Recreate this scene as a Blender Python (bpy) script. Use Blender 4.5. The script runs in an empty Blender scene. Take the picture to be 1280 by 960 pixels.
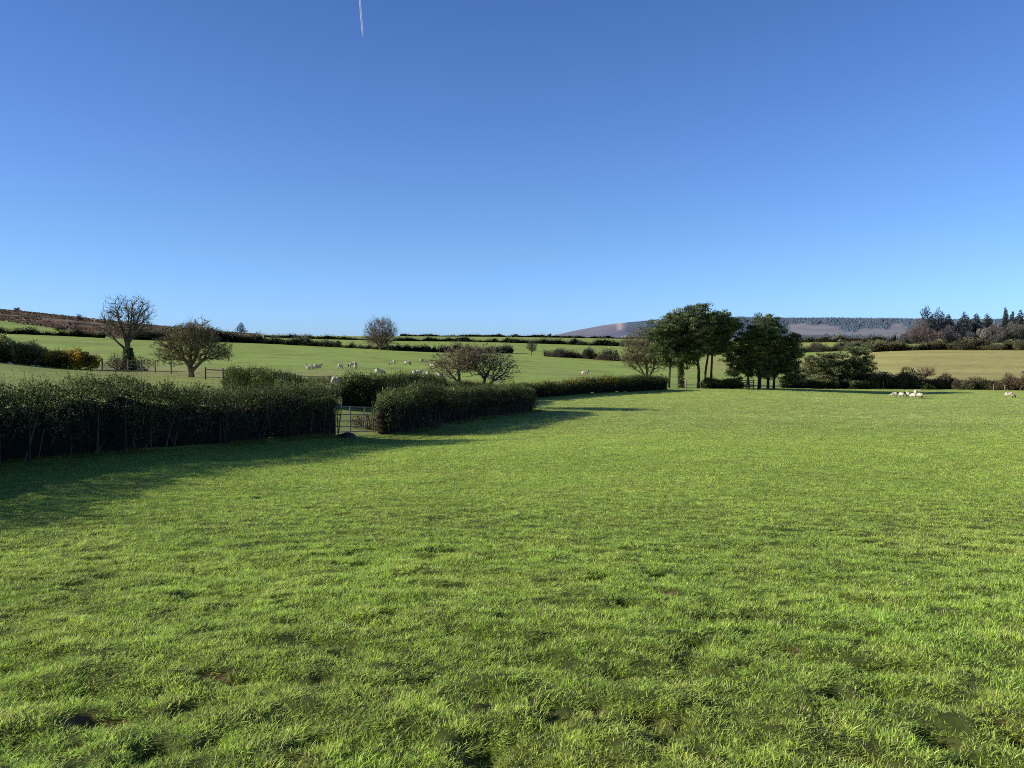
import bpy, math, random
import numpy as np
from mathutils import Vector

SEED = 7
rng = np.random.default_rng(SEED)
random.seed(SEED)
scene = bpy.context.scene
COL = scene.collection
PI = math.pi
EYE = 1.65
PITCH = math.atan(40 / 1000)
CP, SP = math.cos(PITCH), math.sin(PITCH)

# ------------------------------------------------------------------ noise helpers
def _hash(ix, iy, seed):
    n = (ix.astype(np.int64) * 374761393 + iy.astype(np.int64) * 668265263 + seed * 974634777) & 0x7fffffff
    n = ((n ^ (n >> 13)) * 1274126177) & 0x7fffffff
    return ((n ^ (n >> 16)) & 0xffff) / 65535.0

def vnoise(x, y, seed=0):
    x = np.asarray(x, float); y = np.asarray(y, float)
    x0 = np.floor(x); y0 = np.floor(y)
    fx = x - x0; fy = y - y0
    fx = fx * fx * (3 - 2 * fx); fy = fy * fy * (3 - 2 * fy)
    a = _hash(x0, y0, seed); b = _hash(x0 + 1, y0, seed)
    c = _hash(x0, y0 + 1, seed); d = _hash(x0 + 1, y0 + 1, seed)
    return (a * (1 - fx) + b * fx) * (1 - fy) + (c * (1 - fx) + d * fx) * fy

def fbm(x, y, seed=0, octv=4):
    s = 0; amp = .5; t = 0
    for i in range(octv):
        s = s + amp * vnoise(x * 2 ** i + 17.3 * i, y * 2 ** i - 9.1 * i, seed + i); t += amp; amp *= .5
    return s / t

def sstep(a, b, x):
    t = np.clip((x - a) / (b - a), 0, 1)
    return t * t * (3 - 2 * t)

# ------------------------------------------------------------------ lie of the land
# heights relative to the eye, along bearings given by slope a = (u-640)/1000, at distances in metres
def V(Y, v): return (Y, -(v - 440) / 1000 * Y)
NEAR = [(0, -1.65), (3, -1.66), (6, -1.85), (10, -2.15)]
PROF = {
    -90: NEAR + [(14, -2.3), (25, -2.5), V(60, 463), V(80, 447), V(150, 436), V(230, 420), V(300, 413), V(420, 397), V(700, 381), (1000, 38), (1600, 20), (4000, 0)],
    0:   NEAR + [(16, -2.35), (25, -2.5), V(60, 465), V(80, 449), V(150, 439), V(230, 425), V(300, 417), V(420, 398), V(700, 384.5), (1000, 36), (1600, 20), (4000, 0)],
    70:  NEAR + [(16, -2.4), (25, -2.6), V(60, 471), V(82, 461), V(150, 443), V(230, 428), V(300, 420), V(420, 407), V(700, 392.5), (1000, 32), (1600, 20), (4000, 0)],
    160: NEAR + [(19, -2.55), (30, -2.6), V(55, 478), V(85, 463), V(150, 447), V(230, 432), V(300, 425), V(420, 415), V(680, 403), (1000, 24), (1600, 14), (4000, 0)],
    240: NEAR + [(22, -2.75), (35, -2.6), V(60, 478), V(85, 464.5), V(150, 450), V(230, 436), V(310, 427), V(430, 419), V(680, 410.5), (1000, 20), (1600, 10), (4000, 0)],
    320: NEAR + [(24, -3.0), (35, -2.75), V(50, 488), V(75, 471), V(110, 461), V(200, 443.5), V(320, 430), V(420, 423), V(700, 419), (1000, 12), (1600, 6), (4000, 0)],
    480: NEAR + [(26, -3.15), (34, -3.72), V(40, 531), V(50, 503), V(70, 482), V(95, 471), V(120, 463.5), V(160, 456), V(220, 447), V(320, 438), V(450, 428), V(600, 421), V(800, 419.8), (1100, 12), (1600, 6), (4000, 0)],
    640: NEAR + [(20, -2.85), (34, -3.6), V(56, 518), V(72, 501), V(95, 480), V(120, 470), V(200, 456), V(300, 446), V(370, 440), V(470, 430), V(600, 424), V(800, 420.5), (1100, 12), (1600, 6), (4000, 0)],
    800: NEAR + [(20, -2.75), (34, -3.45), V(60, 518), V(92, 489.5), V(130, 477), V(200, 463), V(300, 453), V(380, 445), V(450, 438), V(520, 432), V(620, 427), V(800, 423), (1100, 10), (1600, 5), (4000, 0)],
    960: NEAR + [(20, -2.75), (34, -3.5), V(60, 519), V(104, 486.5), V(140, 478), V(250, 462), V(400, 447), V(520, 437), V(650, 429), V(900, 423), (1200, 10), (1700, 5), (4000, 0)],
    1120: NEAR + [(20, -2.75), (34, -3.5), V(60, 520), V(104, 494.5), V(125, 485), V(140, 480), V(200, 465), V(350, 438), V(400, 434), V(550, 430), V(700, 424), (1200, 10), (1700, 5), (4000, 0)],
    1280: NEAR + [(20, -2.75), (34, -3.5), V(60, 520), V(98, 497), V(118, 488), V(140, 481), V(200, 466), V(350, 438), V(420, 432), V(550, 428), V(700, 424), (1200, 12), (1700, 5), (4000, 0)],
    1400: NEAR + [(20, -2.75), (34, -3.5), V(60, 521), V(98, 499), V(118, 490), V(140, 482), V(200, 466), V(350, 438), V(420, 431), V(550, 427), V(700, 424), (1200, 12), (1700, 5), (4000, 0)],
}
_us = sorted(PROF)
_lg = np.linspace(math.log(.5), math.log(4000), 500)
_tab = []
for u in _us:
    p = np.array(PROF[u]); z = np.interp(np.exp(_lg), p[:, 0], p[:, 1])
    k = np.exp(-.5 * (np.arange(-12, 13) / 3.2) ** 2); k /= k.sum()
    zp = np.pad(z, 12, mode='edge'); z = np.convolve(zp, k, 'valid')
    _tab.append(z)
_tab = np.array(_tab)
_uu = np.linspace(_us[0], _us[-1], 300)
_T = np.array([np.interp(_uu, _us, _tab[:, j]) for j in range(_tab.shape[1])]).T
kk = np.exp(-.5 * (np.arange(-24, 25) / 8.0) ** 2); kk /= kk.sum()
_Tp = np.pad(_T, ((24, 24), (0, 0)), mode='edge')
_T = np.array([np.convolve(_Tp[:, j], kk, 'valid') for j in range(_T.shape[1])]).T

def polar(x, y):
    th = np.arctan2(x, y)
    thc = np.clip(th, math.atan((_us[0] - 640) / 1000), math.atan((_us[-1] - 640) / 1000))
    r = np.hypot(x, y)
    return 640 + 1000 * np.tan(thc), np.maximum(r * np.cos(thc), .5)

def land(x, y):
    """height of the smooth land, world z (eye at EYE)"""
    x = np.asarray(x, float); y = np.asarray(y, float)
    u, Y = polar(x, y)
    fu = np.clip((u - _uu[0]) / (_uu[1] - _uu[0]), 0, len(_uu) - 1.001)
    fl = np.clip((np.log(Y) - _lg[0]) / (_lg[1] - _lg[0]), 0, len(_lg) - 1.001)
    i = fu.astype(int); j = fl.astype(int); a = fu - i; b = fl - j
    z = (_T[i, j] * (1 - a) + _T[i + 1, j] * a) * (1 - b) + (_T[i, j + 1] * (1 - a) + _T[i + 1, j + 1] * a) * b
    return z + EYE

# hoof pits and scrapes in the near turf: x, y, radius x, radius y, depth, bare
PITS = []
def _pit(u, v, rx, ry, d, bare=0.):
    f = 1000 / (v - 440); Y = 1.66 * f
    for _ in range(4):
        Y = -(land((u - 640) / 1000 * Y, Y) - EYE) * f
    PITS.append(((u - 640) / 1000 * Y, float(Y), rx * .95, ry * 1.0, d * .95, bare))
for args in [(105, 905, .17, .08, .08, 1.), (290, 855, .16, .07, .07, .35), (265, 848, .06, .05, .02, .8), (480, 770, .1, .1, .06, 0), (235, 850, .07, .05, .05, 0), (260, 795, .06, .06, .04, 0),
             (785, 758, .11, .08, .09, .1), (820, 722, .09, .07, .07, 0), (833, 744, .08, .05, .02, .9), (893, 722, .09, .07, .05, .3), (895, 767, .07, .06, .06, 0), (937, 774, .06, .06, .07, .2),
             (932, 794, .09, .06, .05, .3), (865, 810, .09, .08, .08, 0), (985, 760, .06, .05, .06, .2), (858, 833, .09, .07, .06, 0), (770, 850, .09, .07, .06, .3), (815, 907, .09, .08, .07, .4),
             (770, 912, .08, .07, .06, 0), (828, 930, .10, .08, .08, .1), (915, 908, .08, .07, .05, .3), (860, 912, .05, .05, .05, .2), (928, 910, .05, .04, .02, .9), (1045, 880, .08, .07, .07, .2),
             (1105, 875, .09, .07, .07, .2), (1077, 812, .09, .06, .06, .1), (990, 820, .08, .05, .03, .6), (1010, 805, .05, .04, .01, .0), (1180, 755, .09, .06, .06, .2), (1240, 750, .08, .06, .06, .3),
             (1165, 660, .12, .09, .05, 0), (1065, 672, .1, .08, .04, 0), (680, 830, .1, .07, .05, 0), (620, 700, .16, .1, .05, 0), (560, 690, .16, .1, .05, 0), (400, 700, .2, .1, .04, 0),
             (130, 725, .16, .07, .06, .1), (85, 735, .12, .07, .05, .2), (590, 640, .2, .12, .05, 0), (545, 604, .3, .14, .06, .1), (570, 600, .25, .12, .05, 0), (525, 580, .3, .15, .05, 0),
             (1180, 935, .1, .08, .06, .2), (690, 905, .1, .08, .06, .1), (600, 940, .1, .08, .05, .1), (180, 945, .1, .07, .06, .1), (390, 935, .1, .06, .06, .1), (255, 938, .07, .05, .03, .6),
             (800, 700, .12, .09, .05, .2), (1075, 640, .15, .1, .05, 0), (1010, 562, .3, .2, .05, .1), (1130, 600, .25, .14, .05, 0)]:
    _pit(*args)
prn = np.random.default_rng(21)
for _ in range(300):
    Y = 3.0 + 27 * prn.random() ** 1.5
    a = prn.uniform(-.7, .72)
    s = prn.uniform(.5, 1.15)
    PITS.append((a * Y, Y, .085 * s, .06 * s, .055 * s * prn.uniform(.5, 1.2), prn.random() ** 3 * .6))
PITS = np.array(PITS)

def relief(x, y, holes=False):
    """turf relief near the camera and the bareness caused by the pits"""
    r = np.hypot(x, y)
    fade = 1 - .85 * sstep(5, 18, r) - .15 * sstep(30, 60, r)
    w = x * .35 + y * .94; q = x * .94 - y * .35
    z = (.035 * (fbm(q * 1.1, w * 1.7, 3, 3) - .5) + .03 * (vnoise(q * .35, w * .5, 9) - .5) + .045 * (vnoise(q * 3.2, w * 4.6, 12) - .5) + .02 * (vnoise(q * 7.5, w * 9.5, 13) - .5)) * fade
    bare = np.zeros_like(z); hole = np.zeros_like(z)
    for px, py, rx, ry, d, b in PITS:
        dx = (x - px) / rx; dy = (y - py) / ry
        m = (np.abs(dx) < 3) & (np.abs(dy) < 3)
        if not m.any(): continue
        e = np.exp(-(dx[m] ** 2 + dy[m] ** 2) * .9)
        rim = np.exp(-((dx[m] + 1.3) ** 2 * 1.2 + dy[m] ** 2 * .6)) * .35
        z[m] += d * (rim - e)
        bare[m] = np.maximum(bare[m], b * np.minimum(1, e * 1.4)); hole[m] = np.maximum(hole[m], e * min(1, d / .06))
    return (z, bare, hole) if holes else (z, bare)

def ground(x, y):
    x = np.atleast_1d(np.asarray(x, float)); y = np.atleast_1d(np.asarray(y, float))
    return land(x, y) + relief(x, y)[0]

def gz(x, y): return float(land(x, y))
def gp(u, Y):
    x = (u - 640) / 1000 * Y
    for _ in range(3):
        z = gz(x, Y) - EYE
        x = (u - 640) / 1000 * (Y * CP - z * SP)
    return Vector((x, Y, gz(x, Y)))

# ------------------------------------------------------------------ object helpers
def link(o, parent=None):
    COL.objects.link(o)
    if parent is not None: o.parent = parent
    return o
def tag(o, label=None, cat=None, group=None, kind=None):
    if label: o['label'] = label
    if cat: o['category'] = cat
    if group: o['group'] = group
    if kind: o['kind'] = kind
    return o
def empty(name, loc, label, cat, group=None):
    o = bpy.data.objects.new(name, None); o.location = loc; o.empty_display_size = .3
    link(o); return tag(o, label, cat, group)

def mesh_np(name, verts, faces, mat, cols=None, parent=None, smooth=False, loc=None):
    """verts (N,3); faces list of int arrays, each (M,k)"""
    me = bpy.data.meshes.new(name)
    verts = np.asarray(verts, np.float32)
    if not isinstance(faces, list): faces = [faces]
    faces = [np.asarray(f, np.int32) for f in faces if len(f)]
    me.vertices.add(len(verts)); me.vertices.foreach_set('co', verts.ravel())
    nl = sum(f.size for f in faces); npoly = sum(len(f) for f in faces)
    if npoly:
        me.loops.add(nl); me.loops.foreach_set('vertex_index', np.concatenate([f.ravel() for f in faces]))
        me.polygons.add(npoly)
        tot = np.concatenate([np.full(len(f), f.shape[1], np.int32) for f in faces])
        start = np.concatenate([[0], np.cumsum(tot)[:-1]]).astype(np.int32)
        me.polygons.foreach_set('loop_start', start)
        me.polygons.foreach_set('use_smooth', np.full(npoly, smooth, bool))
    me.update(calc_edges=True)
    if cols is not None:
        at = me.attributes.new('Col', 'FLOAT_COLOR', 'POINT')
        c = np.ones((len(verts), 4), np.float32); c[:, :3] = cols
        at.data.foreach_set('color', c.ravel())
    if mat: me.materials.append(mat)
    o = bpy.data.objects.new(name, me)
    if loc is not None: o.location = loc
    return link(o, parent)

def rand_unit(n, r):
    v = r.normal(size=(n, 3)); return v / np.linalg.norm(v, axis=1, keepdims=True)
def unit(v): return v / np.maximum(np.linalg.norm(v, axis=-1, keepdims=True), 1e-9)

def leaf_quads(c, axis, nrm, L, W):
    """pointed leaf (rhombus) per centre"""
    s = unit(np.cross(axis, nrm)); a = unit(axis)
    L = np.broadcast_to(L, (len(c),))[:, None]; W = np.broadcast_to(W, (len(c),))[:, None]
    v = np.stack([c - a * L * .5, c + s * W * .5 + a * L * .05, c + a * L * .5, c - s * W * .5 + a * L * .05], 1)
    f = np.arange(len(c) * 4).reshape(-1, 4)
    return v.reshape(-1, 3), f

def blades(base, d, L, W, r):
    """thin pointed triangle per base, along d"""
    s = unit(np.cross(d, rand_unit(len(base), r)))
    L = np.broadcast_to(L, (len(base),))[:, None]; W = np.broadcast_to(W, (len(base),))[:, None]
    v = np.stack([base - s * W * .5, base + s * W * .5, base + unit(d) * L], 1)
    return v.reshape(-1, 3), np.arange(len(base) * 3).reshape(-1, 3)

def tubes(a, b, ra, rb, sides=4):
    d = unit(b - a)
    ref = np.where(np.abs(d[:, 2:3]) > .9, np.array([[1., 0, 0]]), np.array([[0, 0, 1.]]))
    s = unit(np.cross(d, ref)); t = np.cross(d, s)
    ang = np.arange(sides) * 2 * PI / sides
    ring = np.cos(ang)[None, :, None] * s[:, None, :] + np.sin(ang)[None, :, None] * t[:, None, :]
    A = a[:, None, :] + ring * ra[:, None, None]; B = b[:, None, :] + ring * rb[:, None, None]
    v = np.concatenate([A, B], 1).reshape(-1, 3)
    base = np.arange(len(a))[:, None] * 2 * sides
    fs = []
    for k in range(sides):
        k2 = (k + 1) % sides
        fs.append(np.concatenate([base + k, base + k2, base + sides + k2, base + sides + k], 1))
    return v, np.concatenate(fs)

def sweep(path, radii, sides=8, jitter=0., r=None):
    """one continuous tapered tube along a path, closed top"""
    path = np.asarray(path, float); n = len(path)
    t = unit(np.gradient(path, axis=0))
    ref = np.array([1., 0, 0]) if abs(t[0][2]) > .7 else np.array([0, 0, 1.])
    V_, F_ = [], []
    ang = np.arange(sides) * 2 * PI / sides
    for i in range(n):
        s = unit(np.cross(t[i], ref)); q = np.cross(t[i], s)
        rr = radii[i] * (1 + (jitter * r.uniform(-1, 1, sides) if jitter else 0))
        V_.append(path[i] + (np.cos(ang) * rr)[:, None] * s + (np.sin(ang) * rr)[:, None] * q)
    V_ = np.concatenate(V_)
    for i in range(n - 1):
        for k in range(sides):
            k2 = (k + 1) % sides
            F_.append((i * sides + k, i * sides + k2, (i + 1) * sides + k2, (i + 1) * sides + k))
    return V_, np.array(F_)

def box(c, h, rotz=0.):
    c = np.array(c, float); hx, hy, hz = h
    p = np.array([[x, y, z] for z in (-hz, hz) for x, y in ((-hx, -hy), (hx, -hy), (hx, hy), (-hx, hy))])
    cr, sr = math.cos(rotz), math.sin(rotz)
    p[:, :2] = np.stack([p[:, 0] * cr - p[:, 1] * sr, p[:, 0] * sr + p[:, 1] * cr], 1)
    f = np.array([(0, 3, 2, 1), (4, 5, 6, 7), (0, 1, 5, 4), (1, 2, 6, 5), (2, 3, 7, 6), (3, 0, 4, 7)])
    return p + c, f

def join(parts):
    V_, F_, n = [], [], 0
    for v, f in parts:
        V_.append(v); F_.append(np.asarray(f) + n); n += len(v)
    v = np.concatenate(V_); by = {}
    for f in F_: by.setdefault(f.shape[1], []).append(f)
    return v, [np.concatenate(x) for x in by.values()]

# ------------------------------------------------------------------ materials
def new_mat(name):
    m = bpy.data.materials.new(name); m.use_nodes = True
    nt = m.node_tree; nt.nodes.clear()
    return m, nt, nt.nodes, nt.links

def foliage_mat(name, trans=.3, rough=.6, spec=.25, noise_scale=1.5, var=.35, instancer=False):
    m, nt, N, L = new_mat(name)
    out = N.new('ShaderNodeOutputMaterial')
    at = N.new('ShaderNodeAttribute'); at.attribute_name = 'Col'
    tc = N.new('ShaderNodeTexCoord'); nz = N.new('ShaderNodeTexNoise'); nz.inputs['Scale'].default_value = noise_scale; nz.inputs['Detail'].default_value = 3
    L.new(tc.outputs['Object'], nz.inputs['Vector'])
    mr = N.new('ShaderNodeMapRange'); mr.inputs['From Min'].default_value = .3; mr.inputs['From Max'].default_value = .7
    mr.inputs['To Min'].default_value = 1 - var; mr.inputs['To Max'].default_value = 1 + var
    L.new(nz.outputs['Fac'], mr.inputs['Value'])
    mul = N.new('ShaderNodeVectorMath'); mul.operation = 'SCALE'
    L.new(at.outputs['Color'], mul.inputs[0]); L.new(mr.outputs['Result'], mul.inputs['Scale'])
    colour = mul.outputs['Vector']
    if instancer:
        ti = N.new('ShaderNodeAttribute'); ti.attribute_type = 'INSTANCER'; ti.attribute_name = 'tint'
        m2 = N.new('ShaderNodeVectorMath'); m2.operation = 'MULTIPLY'
        L.new(at.outputs['Color'], m2.inputs[0]); L.new(ti.outputs['Vector'], m2.inputs[1]); colour = m2.outputs['Vector']
    p = N.new('ShaderNodeBsdfPrincipled'); p.inputs['Roughness'].default_value = rough; p.inputs['Specular IOR Level'].default_value = spec
    L.new(colour, p.inputs['Base Color'])
    if trans > 0:
        tr = N.new('ShaderNodeBsdfTranslucent'); L.new(colour, tr.inputs['Color'])
        mx = N.new('ShaderNodeMixShader'); mx.inputs[0].default_value = trans
        L.new(p.outputs[0], mx.inputs[1]); L.new(tr.outputs[0], mx.inputs[2]); L.new(mx.outputs[0], out.inputs[0])
    else: L.new(p.outputs[0], out.inputs[0])
    return m

def rough_mat(name, c1, c2, scale=8, rough=.85, bump=.3, attr=False, metal=0., stretch=None):
    m, nt, N, L = new_mat(name)
    out = N.new('ShaderNodeOutputMaterial'); p = N.new('ShaderNodeBsdfPrincipled')
    tc = N.new('ShaderNodeTexCoord'); nz = N.new('ShaderNodeTexNoise'); nz.inputs['Scale'].default_value = scale; nz.inputs['Detail'].default_value = 6
    if stretch:
        mp = N.new('ShaderNodeMapping'); mp.inputs['Scale'].default_value = stretch
        L.new(tc.outputs['Object'], mp.inputs['Vector']); L.new(mp.outputs[0], nz.inputs['Vector'])
    else: L.new(tc.outputs['Object'], nz.inputs['Vector'])
    cr = N.new('ShaderNodeValToRGB'); cr.color_ramp.elements[0].position = .35; cr.color_ramp.elements[1].position = .65
    cr.color_ramp.elements[0].color = (*c1, 1); cr.color_ramp.elements[1].color = (*c2, 1)
    L.new(nz.outputs['Fac'], cr.inputs[0])
    col = cr.outputs[0]
    if attr:
        at = N.new('ShaderNodeAttribute'); at.attribute_name = 'Col'
        mm = N.new('ShaderNodeVectorMath'); mm.operation = 'MULTIPLY'; L.new(at.outputs['Color'], mm.inputs[0]); L.new(col, mm.inputs[1]); col = mm.outputs[0]
    L.new(col, p.inputs['Base Color']); p.inputs['Roughness'].default_value = rough; p.inputs['Metallic'].default_value = metal
    p.inputs['Specular IOR Level'].default_value = .2 if not metal else .5
    bp = N.new('ShaderNodeBump'); bp.inputs['Strength'].default_value = bump; bp.inputs['Distance'].default_value = .02
    L.new(nz.outputs['Fac'], bp.inputs['Height']); L.new(bp.outputs[0], p.inputs['Normal'])
    L.new(p.outputs[0], out.inputs[0])
    return m

M_LEAF = foliage_mat('hedge_leaves', .25)
M_NEEDLE = foliage_mat('pine_needles', .18, .55)
M_TWIG = foliage_mat('bare_twigs', 0., .8, .15)
M_GRASS = foliage_mat('grass_blades', .42, .5, .3, instancer=True)
M_BARK = rough_mat('bark', (.09, .07, .053), (.22, .18, .135), 5, .9, .8, stretch=(1, 1, .3))
M_PBARK = rough_mat('pine_bark', (.045, .036, .028), (.13, .095, .07), 5, .9, .8, stretch=(1, 1, .3))
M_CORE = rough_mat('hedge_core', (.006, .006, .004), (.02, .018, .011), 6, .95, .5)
M_POST = rough_mat('weathered_wood', (.14, .12, .09), (.32, .28, .22), 14, .85, .4, stretch=(1, 1, .15))
M_DARKPOST = rough_mat('damp_wood', (.03, .026, .02), (.08, .068, .052), 14, .85, .4, stretch=(1, 1, .15))
M_WIRE = rough_mat('wire', (.16, .16, .15), (.24, .23, .22), 20, .6, .05)
M_GALV = rough_mat('galvanised_steel', (.14, .14, .135), (.25, .25, .24), 12, .5, .05, metal=.3)
M_STONE = rough_mat('field_stone', (.05, .047, .04), (.13, .12, .10), 5, .9, .8)
M_SHEEP = rough_mat('fleece', (.78, .78, .78), (1, 1, 1), 22, .95, 1., attr=True)
M_SOIL = rough_mat('turned_soil', (.05, .03, .02), (.15, .095, .06), 5, .95, .9)

# ground material: painted zone colour from the mesh, broken up by noise at three scales
def ground_mat():
    m, nt, N, L = new_mat('pasture')
    out = N.new('ShaderNodeOutputMaterial'); p = N.new('ShaderNodeBsdfPrincipled')
    at = N.new('ShaderNodeAttribute'); at.attribute_name = 'Col'
    geo = N.new('ShaderNodeNewGeometry')
    def noise(scale, detail, sc=(1, 1, 1)):
        mp = N.new('ShaderNodeMapping'); mp.inputs['Scale'].default_value = sc
        L.new(geo.outputs['Position'], mp.inputs['Vector'])
        n = N.new('ShaderNodeTexNoise'); n.inputs['Scale'].default_value = scale; n.inputs['Detail'].default_value = detail; n.inputs['Roughness'].default_value = .65
        L.new(mp.outputs[0], n.inputs['Vector']); return n
    def rng_(n, lo, hi, a=.3, b=.7):
        r = N.new('ShaderNodeMapRange'); r.inputs['From Min'].default_value = a; r.inputs['From Max'].default_value = b
        r.inputs['To Min'].default_value = lo; r.inputs['To Max'].default_value = hi; L.new(n.outputs['Fac'], r.inputs['Value']); return r
    fine = noise(9, 6); mid = noise(.55, 5); big = noise(.06, 4, (.6, 1, 1))
    a = rng_(fine, .72, 1.3); b = rng_(mid, .76, 1.24); c = rng_(big, .86, 1.14)
    m1 = N.new('ShaderNodeMath'); m1.operation = 'MULTIPLY'; L.new(a.outputs[0], m1.inputs[0]); L.new(b.outputs[0], m1.inputs[1])
    m2 = N.new('ShaderNodeMath'); m2.operation = 'MULTIPLY'; L.new(m1.outputs[0], m2.inputs[0]); L.new(c.outputs[0], m2.inputs[1])
    sc = N.new('ShaderNodeVectorMath'); sc.operation = 'SCALE'; L.new(at.outputs['Color'], sc.inputs[0]); L.new(m2.outputs[0], sc.inputs['Scale'])
    hs = N.new('ShaderNodeHueSaturation'); hr = rng_(big, .492, .508); L.new(hr.outputs[0], hs.inputs['Hue']); L.new(sc.outputs[0], hs.inputs['Color'])
    L.new(hs.outputs[0], p.inputs['Base Color']); p.inputs['Roughness'].default_value = .9; p.inputs['Specular IOR Level'].default_value = .1
    bp = N.new('ShaderNodeBump'); bp.inputs['Strength'].default_value = .3; bp.inputs['Distance'].default_value = .012
    L.new(fine.outputs['Fac'], bp.inputs['Height'])
    bp2 = N.new('ShaderNodeBump'); bp2.inputs['Strength'].default_value = .3; bp2.inputs['Distance'].default_value = .12
    L.new(mid.outputs['Fac'], bp2.inputs['Height']); L.new(bp.outputs[0], bp2.inputs['Normal'])
    L.new(bp2.outputs[0], p.inputs['Normal'])
    L.new(p.outputs[0], out.inputs[0])
    return m
M_GROUND = ground_mat()

# ------------------------------------------------------------------ light, sky, camera
SUN_EL = math.radians(20.5)
SUN_AZ = math.radians(-94)         # bearing from +Y, negative = to the left
world = bpy.data.worlds.new('World'); scene.world = world; world.use_nodes = True
wn, wl = world.node_tree.nodes, world.node_tree.links
wn.clear()
wo = wn.new('ShaderNodeOutputWorld'); bg = wn.new('ShaderNodeBackground'); sk = wn.new('ShaderNodeTexSky')
sk.sky_type = 'NISHITA'; sk.sun_disc = False; sk.sun_elevation = SUN_EL; sk.sun_rotation = SUN_AZ
sk.altitude = 200; sk.air_density = 1.0; sk.dust_density = .3; sk.ozone_density = 3.0
# sky dimmed overhead and behind the camera to cut fill light, no yellow band at the horizon, a paler haze low on the right
tcw = wn.new('ShaderNodeTexCoord'); sx = wn.new('ShaderNodeSeparateXYZ'); wl.new(tcw.outputs['Generated'], sx.inputs[0])
el = wn.new('ShaderNodeValToRGB'); wl.new(sx.outputs['Z'], el.inputs[0])
el.color_ramp.elements[0].position = 0.0; el.color_ramp.elements[0].color = (.46, .72, 1.38, 1)
e_ = el.color_ramp.elements[1]; e_.position = 1.0; e_.color = (.13, .18, .26, 1)
e_ = el.color_ramp.elements.new(.22); e_.color = (.52, .69, 1.04, 1)
e_ = el.color_ramp.elements.new(.42); e_.color = (.45, .62, .97, 1)
e_ = el.color_ramp.elements.new(.045); e_.color = (.50, .75, 1.36, 1)
e_ = el.color_ramp.elements.new(.12); e_.color = (.53, .72, 1.08, 1)
lat = wn.new('ShaderNodeMath'); lat.operation = 'MULTIPLY_ADD'; lat.inputs[1].default_value = .14; lat.inputs[2].default_value = .73; wl.new(sx.outputs['X'], lat.inputs[0])
lat2 = wn.new('ShaderNodeMath'); lat2.operation = 'MULTIPLY_ADD'; lat2.inputs[1].default_value = .41; wl.new(sx.outputs['Y'], lat2.inputs[0]); wl.new(lat.outputs[0], lat2.inputs[2])
tintn = wn.new('ShaderNodeVectorMath'); tintn.operation = 'MULTIPLY'; scl = wn.new('ShaderNodeVectorMath'); scl.operation = 'SCALE'
wl.new(sk.outputs[0], tintn.inputs[0]); wl.new(el.outputs[0], tintn.inputs[1]); wl.new(tintn.outputs[0], scl.inputs[0]); wl.new(lat2.outputs[0], scl.inputs['Scale'])
wl.new(scl.outputs[0], bg.inputs[0])
bg.inputs[1].default_value = .15
wl.new(bg.outputs[0], wo.inputs[0])

sun = bpy.data.lights.new('sun', 'SUN'); sun.energy = 5.0; sun.angle = math.radians(.53); sun.color = (1., .94, .82)
so = bpy.data.objects.new('sun', sun); link(so)
sd = Vector((math.sin(SUN_AZ) * math.cos(SUN_EL), math.cos(SUN_AZ) * math.cos(SUN_EL), math.sin(SUN_EL)))
so.rotation_euler = sd.to_track_quat('Z', 'Y').to_euler(); so.location = sd * 50

cam = bpy.data.cameras.new('camera'); cam.sensor_width = 36; cam.lens = 36 * 1000 / 1280; cam.clip_end = 60000; cam.clip_start = .05
co = bpy.data.objects.new('camera', cam); link(co); co.location = (0, 0, EYE)
co.rotation_euler = (PI / 2 - PITCH, 0, 0); scene.camera = co
scene.view_settings.view_transform = 'Standard'; scene.view_settings.look = 'None'
scene.view_settings.exposure = 0; scene.view_settings.gamma = 1
scene.render.engine = 'CYCLES'
scene.cycles.max_bounces = 6; scene.cycles.diffuse_bounces = 3; scene.cycles.transmission_bounces = 3; scene.cycles.transparent_max_bounces = 4
scene.cycles.use_denoising = False
scene.cycles.use_adaptive_sampling = False
scene.cycles.pixel_filter_type = 'BLACKMAN_HARRIS'; scene.cycles.filter_width = .95

# ------------------------------------------------------------------ boundaries (world x, y)
HEDGE_A1 = [(-12.2, -10), (-11.7, 5), (-11.15, 17), (-10.2, 21.5), (-7.1, 31.6)]
HEDGE_A2 = [(-5.7, 34.5), (-2.4, 46), (1.3, 60)]
def line_x(y):     # the near field's left boundary
    return np.interp(y, [-10, 5, 17, 21.5, 31, 35, 46, 60, 72, 97], [-12.2, -11.7, -11.15, -10.2, -7.2, -5.6, -2.4, 1.4, 2.0, 17.6])
def in_near_field(x, y):
    u, Y = polar(x, y)
    far = np.interp(u, [640, 825, 1000, 1120, 1280, 1400], [70, 97, 112, 122, 117, 117])
    return (x > line_x(y)) & (Y < far)

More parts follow.
